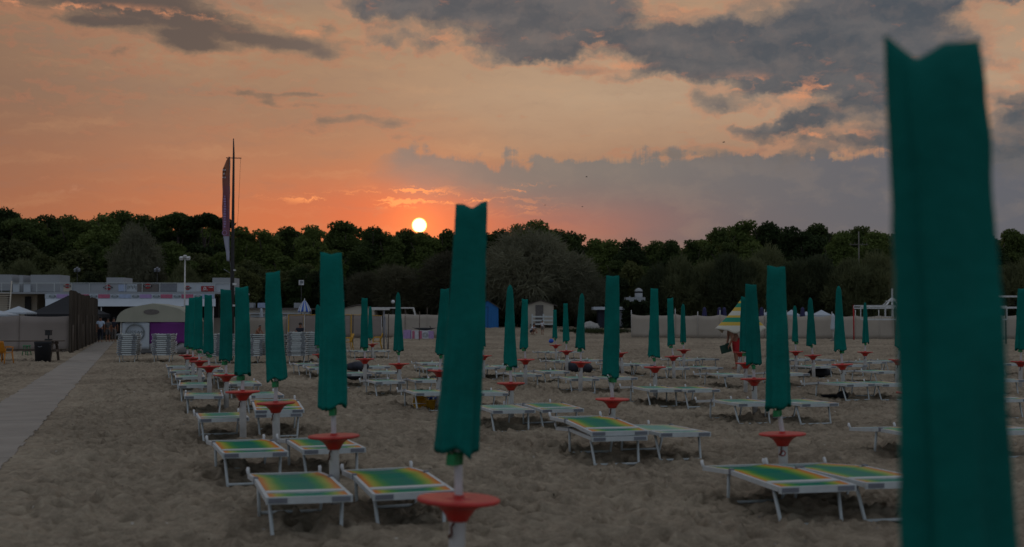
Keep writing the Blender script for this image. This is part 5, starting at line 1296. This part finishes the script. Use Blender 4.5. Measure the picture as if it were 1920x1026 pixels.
# metal frame with poles
yf = 66; fz = lambda y: at(0, y, yf).z
fx = lambda x: at(x, 600, yf).x
o = thing('metal_frame', 'grey metal swing frame with a long top beam before the cloth screens', 'frame', (fx(720), yf, 0)); x0 = fx(720)
b = MB(); b.bar((fx(692) - x0, 0, fz(577.5)), (fx(776) - x0, 0, fz(577.5)), .07, .07); b.bar((fx(697) - x0, -.1, fz(580)), (fx(731) - x0, -.1, fz(580)), .08, .09); b.build('beam', 'whitepost', o)
b = MB(); b.tube([(0, 0, -.2), (0, 0, fz(580))], .045, 8); b.build('post', 'grey', o)
b = MB(); b.tube([(.06, -.05, fz(594)), (fx(729) - x0, -.6, 0)], .02, 6); b.build('stay', 'grey', o)
b = MB(); b.bar((fx(775) - x0, 0, fz(577)), (fx(779) - x0, 0, fz(592)), .12, .08); b.build('end_bracket', 'whitepost', o)
for x, yt, yb_, w_ in ((661, 590, 655, 'beside the yellow chair'), (728, 588, 656, 'right of the metal frame post'), (763, 586, 632, 'left of the pink painted box'), (786, 584, 640, 'in front of the pink painted box'), (781, 587, 634, 'behind the pink painted box'), (821, 587, 634, 'right of the pink painted box')):
    p = onz(x, yb_, 0); t = at(x, yt, p.y); b = MB(); b.tube([(0, 0, -.25), (random.uniform(-.03, .03), 0, t.z)], .035 if x == 661 else .028, 7); q = b.build('wooden_pole', 'post', None, (p.x, p.y, 0)); tag(q, 'thin dark wooden pole stuck in the sand ' + w_, 'pole', 'wooden poles stuck in the sand by the metal frame')
# pink painted box with a dark canoe, boat cover
Yp = onz(795, 636, 0).y
off = Vector((at(795, 600, Yp).x, Yp, 0)); o = thing('painted_box', 'low pink and white painted box carrying a dark canoe', 'box', off)
part('body', 'whitecloth', lambda b: pbox(b, 771, 620, 806, 636, Yp, 1.2, floor=-.05), o)
for x0_, x1_, m in ((773, 777.5, 'pink'), (785, 791, 'pink'), (756, 770, 'lilac')): part('painted_stripe', m, lambda b: pbox(b, x0_, 620.5 if x0_ > 760 else 619, x1_, 634.5, Yp - .03, .025 if x0_ > 760 else .8, floor=0.0), o)
part('end_panel', 'lilac', lambda b: pbox(b, 803.5, 621, 812, 637, Yp - .05, 1.1, floor=-.05), o)
def pic(b):
    c = at(797.5, 628, Yp - .03); [b.tube([c + Vector((rr_ * math.cos(6.283 * k / 14), 0, rr_ * .9 * math.sin(6.283 * k / 14))) for k in range(15)], .012, 4) for rr_ in (.2, .12)]
part('circle_drawing', 'logogrey', pic, o); off = Vector((0, 0, 0))
b = MB(); z0 = at(0, 620, Yp).z
pts = [((-.85 + 1.9 * t), t) for t in [i / 12 for i in range(13)]]
b.loft([[Vector((x, .5 + .24 * math.sin(math.pi * min(.97, max(.03, t))) * math.cos(a_), z0 + .12 + .10 * abs(2 * t - 1) ** 2.5 + .11 * math.sin(math.pi * min(.97, max(.05, t))) * math.sin(a_))) for a_ in [6.283 * k / 12 for k in range(12)]] for x, t in pts], 0)
b.box((.55, .5, z0 + .27), (.05, .02, .22), Matrix.Rotation(-.4, 3, 'Y')); q = b.build('canoe', 'black', None, (at(793, 600, Yp).x, Yp, 0)); tag(q, 'dark upturned canoe lying on the pink painted box', 'canoe')
q = MB(); Yt = 101; a_, c_ = at(757, 600, Yt), at(796, 600, Yt); zt2 = at(0, 591, Yt).z
q.loft([[Vector((a_.x + (c_.x - a_.x) * (.0 + .12 * (s > .5)), Yt, .1)), ] for s in (0,)] if False else [[Vector((x_, y_, .1)) for x_, y_ in ((a_.x, Yt), (c_.x, Yt), (c_.x, Yt + 1.8), (a_.x, Yt + 1.8))], [Vector((x_, y_, zt2 - .3)) for x_, y_ in ((a_.x, Yt), (c_.x, Yt), (c_.x, Yt + 1.8), (a_.x, Yt + 1.8))], [Vector((x_, y_, zt2)) for x_, y_ in ((a_.x + .4, Yt + .3), (c_.x - .25, Yt + .3), (c_.x - .25, Yt + 1.5), (a_.x + .4, Yt + 1.5))]], 0, sm=False)
q.bar((a_.x + .2, Yt - .02, zt2 - .32), (c_.x - .1, Yt - .02, zt2 - .32), .03, .03); q = q.build('covered_trailer', 'canvaswhite'); tag(q, 'white covered trailer showing above the grey cloth screen', 'trailer')
# globe lamp, small sign, other lamps
for x, y, Y, lab in ((737, 566, 100, 'white globe lamp on a thin post by the pointed parasol'), (641.5, 564, 103, 'white globe lamp at the right edge of the third walkway row parasol')):
    t = at(x, y, Y); g = gz(0, Y); o = thing('globe_lamp', lab, 'lamp', (t.x, Y, g)); b = MB(); b.tube([(0, 0, -.1), (0, 0, t.z - g)], .03, 7); b.build('post', 'dark', o); b = MB(); b.ball((0, 0, t.z - g), .15); b.build('globe', 'lampglass', o)
t = at(565, 530, 104); o = thing('square_sign', 'small white framed sign on a post against the dark trees', 'sign', (t.x, 104, gz(0, 104))); z = t.z - gz(0, 104)
b = MB(); b.tube([(0, .04, -.1), (0, .04, z)], .03, 7); b.build('post', 'dark', o); b = MB(); b.box((0, 0, z), (.42, .05, .42)); b.build('panel', 'logowhite', o); b = MB(); b.box((.02, -.032, z + .04), (.28, .012, .22)); b.box((-.05, -.032, z - .13), (.2, .012, .04)); b.build('picture', 'logogrey', o)
# volleyball nets
def net(label, x0, x1, yt, yb_, Y, posts, pm='whitepost', mesh_=True):
    c = at((x0 + x1) / 2, 600, Y); o = thing('beach_net', label, 'net', (c.x, Y, 0)); X = lambda x: at(x, 600, Y).x - c.x; Z = lambda y: at(0, y, Y).z
    b = MB(); b.box(((X(x0) + X(x1)) / 2, 0, Z(yt)), (X(x1) - X(x0), .02, .09)); b.box(((X(x0) + X(x1)) / 2, 0, Z(yb_)), (X(x1) - X(x0), .02, .09)); b.box((X(x0), 0, (Z(yt) + Z(yb_)) / 2), (.06, .02, Z(yt) - Z(yb_))); b.box((X(x1), 0, (Z(yt) + Z(yb_)) / 2), (.06, .02, Z(yt) - Z(yb_))); b.build('tape', 'net', o)
    if mesh_:
        b = MB(); n = int((X(x1) - X(x0)) / .22)
        for k in range(1, n): b.box((X(x0) + (X(x1) - X(x0)) * k / n, 0, (Z(yt) + Z(yb_)) / 2), (.008, .008, Z(yt) - Z(yb_) - .1))
        for k in range(1, 4): b.box(((X(x0) + X(x1)) / 2, 0, Z(yb_) + (Z(yt) - Z(yb_)) * k / 4), (X(x1) - X(x0) - .1, .008, .008))
        b.build('netting', 'dark', o)
    for x, m in posts:
        b = MB(); b.tube([(X(x), .04, -.2), (X(x), .04, Z(yt) + .05)], .05, 8); b.build('post', m, o)
    return o
net('white taped beach net spanning behind the huge near parasol', 1614, 1888, 575, 599, 78, ((1679, 'wood'), (1886, 'wood')))
net('farther thin beach net tied to a red post', 1601, 1690, 573.5, 578, 92, ((1601, 'redcloth'), (1689, 'grey')), mesh_=False)
net('white taped net right of the huge near parasol', 1866, 1975, 556, 577, 60, ((1869, 'whitepost'),), mesh_=True)
b = MB(); p = onz(1637, 634, 0); b.tube([(0, 0, 0), (.75, .1, 1.35)], .02, 6); b.box((0, 0, .02), (.15, .1, .06)); q = b.build('leaning_stick', 'post', None, (p.x - .1, p.y, 0)); tag(q, 'dark stick leaning against the screen below the net', 'stick')
# white lattice pavilion
Yw = 106; t = at(1673, 541, Yw); g = gz(0, Yw); o = thing('lattice_pavilion', 'white open lattice pavilion with a mast behind the net', 'pavilion', (t.x, Yw, g))
b = MB(); b.box((0, 0, (t.z - g) / 2), (.13, .13, t.z - g)); b.build('mast', 'wplastic', o)
b = MB(); zr = at(0, 562, Yw).z - g; ze_ = at(0, 572, Yw).z - g
for k in range(10):
    a_ = 6.283 * k / 10; b.bar((.08 * math.cos(a_), .08 * math.sin(a_), zr + .15), (.82 * math.cos(a_), .82 * math.sin(a_), ze_), .16, .04)
b.tube([(.6 * math.cos(6.283 * k / 12), .6 * math.sin(6.283 * k / 12), (zr + ze_) / 2 + .1) for k in range(13)], .03, 5); b.build('roof', 'wplastic', o)
for k in range(6):
    a_ = 6.283 * k / 6 + .3; b = MB(); b.bar((.7 * math.cos(a_), .7 * math.sin(a_), -.05), (.7 * math.cos(a_), .7 * math.sin(a_), ze_ + .05), .07, .07); b.build('post', 'wplastic', o)
b = MB(); [b.bar((.7 * math.cos(6.283 * k / 6 + .3), .7 * math.sin(6.283 * k / 6 + .3), z_), (.7 * math.cos(6.283 * (k + 1) / 6 + .3), .7 * math.sin(6.283 * (k + 1) / 6 + .3), z_), .05, .05) for k in range(6) for z_ in (.5, 1.1, 1.9)]; b.build('rail', 'wplastic', o)
# power pole in the wood
t = at(1610, 434, 119); g = gz(0, 119); MT['greywood'] = mat('grey wooden pole', (.17, .155, .13), .8); o = thing('power_pole', 'pale power pole with a crossarm standing against the pines', 'pole', (t.x, 119, g)); z = t.z - g
b = MB(); b.tube([(0, 0, -.3), (0, 0, z)], [.09, .05], 8); b.build('pole', 'greywood', o); b = MB(); zc = at(0, 459, 119).z - g; b.box((-.05, -.1, zc), (1.75, .06, .06)); [b.tube([(x_, -.1, zc), (x_, -.1, zc + .18)], .03, 6) for x_ in (-.8, -.4, .35, .75)]; b.build('crossarm', 'greywood', o)
# bin, deck chair, rock by the right screen
p = onz(1588, 631, 0); b = MB(); b.lathe([(.24, 0), (.27, .78), (.3, .8), (.3, .86), (.2, .93), (.02, .95)], 16); q = b.build('bin', 'black', None, (p.x, p.y, 0)); tag(q, 'black lidded bin right beside the tapering parasol', 'bin')
p = onz(1539, 632, 0); o = thing('deck_chair', 'low dark reclining deck chair on the sand by the white chair', 'chair', (p.x, p.y, 0), R(95)); b = MB(); b.sheet(lambda u, v: Vector((-.25 + .5 * u, -.7 + 1.5 * v, .22 + .3 * max(0, v - .55) ** 1.2 * 2 + .0 * u)), 4, 10, .02); b.build('seat', 'navy', o)
b = MB(); [b.tube([(s * .26, -.7, .2), (s * .26, .2, .22), (s * .26, .8, .62)], .015, 6) for s in (-1, 1)]; [b.tube([(s * .26, y_, .22), (s * .26, y_ + .05, -.01)], .015, 6) for s in (-1, 1) for y_ in (-.55, .2)]; b.build('frame', 'pole', o)
def lump(name, label, cat, p, sx_, sy, sz, m, seed, rz=0):
    b = MB(); rs = []
    for i in range(9):
        t_ = math.pi * (i + .2) / 8.4; rs.append([Vector((sx_ * math.sin(t_) * math.cos(6.283 * k / 18), sy * math.sin(t_) * math.sin(6.283 * k / 18), -sz * math.cos(t_))) for k in range(18)])
    for r_ in rs:
        for k, v in enumerate(r_):
            f = 1 + .22 * noise.noise(v * (2.2 / max(sx_, .1) * .35 + 1.5) + Vector((seed, 0, 0))) + .08 * noise.noise(v * 14 + Vector((0, seed, 0))); r_[k] = v * f
    b.loft(rs, 0); o = b.build(name, m, None, p); o.rotation_euler = (0, 0, rz); return tag(o, label, cat)
p = onground(1106, 620); lump('rock', 'pale rounded boulder under the right side of the tamarisk', 'rock', (p.x, p.y, p.z + .12), .85, .6, .62, 'stone', 4)
p = onz(1538, 700, .32 * 0); lump('bag', 'black bag lying on the sand under a sunbed left of the tapering parasol', 'bag', (onz(1538, 708, 0).x, onz(1538, 708, 0).y, .14), .33, .2, .16, 'black', 2)
lump('bag', 'dark grey bag under a sunbed at the round parasol before the tamarisk', 'bag', (onz(1084, 699, 0).x, onz(1084, 699, 0).y, .16), .5, .25, .19, 'bag', 3)
lump('towel', 'dark blue grey bundle of towels on the sunbed before the metal frame', 'towel', (onz(666, 693, BZ).x, onz(666, 693, BZ).y + .35, BZ + .07), .30, .34, .13, 'bag', 5)
lump('bag', 'dark bag under the sunbed behind the large leaning parasol, left of the metal frame legs', 'bag', (onz(664, 712, 0).x, onz(664, 712, 0).y + .2, .1), .42, .2, .12, 'bag', 6)
lump('bag', 'small dark bundle on the sand left of the huge parasol', 'bag', (onz(1580, 747, 0).x, onz(1580, 747, 0).y, .07), .13, .1, .1, 'black', 7)
lump('towel', 'thin dark cloth on the sand beside the small bundle', 'towel', (onz(1556, 745, 0).x, onz(1556, 745, 0).y, .03), .28, .1, .035, 'black', 8)
lump('ball', 'small dark blue ball resting on the disc of the tiny far parasol', 'ball', (onz(1041, 643.5, .85).x, onz(1042, 647, ZP).y - .05, .84), .09, .09, .08, 'bluestripe', 9)
# beach toys under a sunbed
def bucket(label, p, r, h, m, rx, rz):
    o = thing('toy_bucket', label, 'bucket', p, rz); o.rotation_euler = (rx, 0, rz); b = MB(); b.lathe([(r * .72, 0), (r, h), (r * 1.08, h), (r * 1.08, h - .015), (r * .98, h - .01), (r * .7, .015), (.01, .012)], 20); b.build('body', m, o)
    b = MB(); b.tube([(r * math.cos(a_), r * .5 * 0 - .02, h + r * .8 * math.sin(a_)) for a_ in [math.pi * k / 10 for k in range(11)]], .006, 5); b.build('handle', 'wplastic', o)
p = onz(794, 768, 0); bucket('yellow toy bucket lying on its side under the sunbed by the big parasol', (p.x + .02, p.y + .14, .13), .13, .22, 'yellow', R(88), R(-25))
p = onz(783, 765, 0); bucket('orange red toy bucket standing behind the yellow one', (p.x, p.y + .1, 0), .085, .19, 'red', 0, 0)
p = onz(808, 762, 0); bucket('small blue toy bucket right of the yellow one under the sunbed', (p.x, p.y + .12, 0), .09, .17, 'bluestripe', 0, .5)
p = onz(812, 752, .2); bucket('green yellow toy pail behind the blue one under the sunbed', (p.x - .06, p.y + .3, 0), .09, .2, 'yellow', 0, .9)
# gulls in the evening sky
for x, y, s_, lab in ((1357, 267, .55, 'highest gull flying before the grey cloud'), (1100, 332, .5, 'gull flying above the tamarisk on the right'), (1022, 385, .4, 'lowest gull flying right of the big parasol top'), (1092, 388, .4, 'small gull flying low above the stall trees')):
    p = at(x, y, 95); o = thing('gull', lab, 'bird', p, R(60 + x % 40), 'gulls flying in the evening sky'); o.scale = (s_ * .75,) * 3; b = MB(); b.loft([[Vector((r_ * math.cos(6.283 * k / 8), yy, r_ * math.sin(6.283 * k / 8))) for k in range(8)] for yy, r_ in ((-.24, .005), (-.19, .03), (-.12, .035), (0, .06), (.14, .035), (.26, .006))]); 
    for sg in (-1, 1):
        b.loft([[Vector((sg * x_, y_ + c_, z_)), Vector((sg * x_, y_ - c_, z_)), Vector((sg * x_, y_ - c_, z_ - .012)), Vector((sg * x_, y_ + c_, z_ - .012))] for x_, y_, z_, c_ in ((.03, 0, .02, .08), (.28, -.03, .15, .07), (.48, .03, .12, .05), (.66, .12, .02, .01))], sm=False)
    b.build('body', 'browngrey', o)
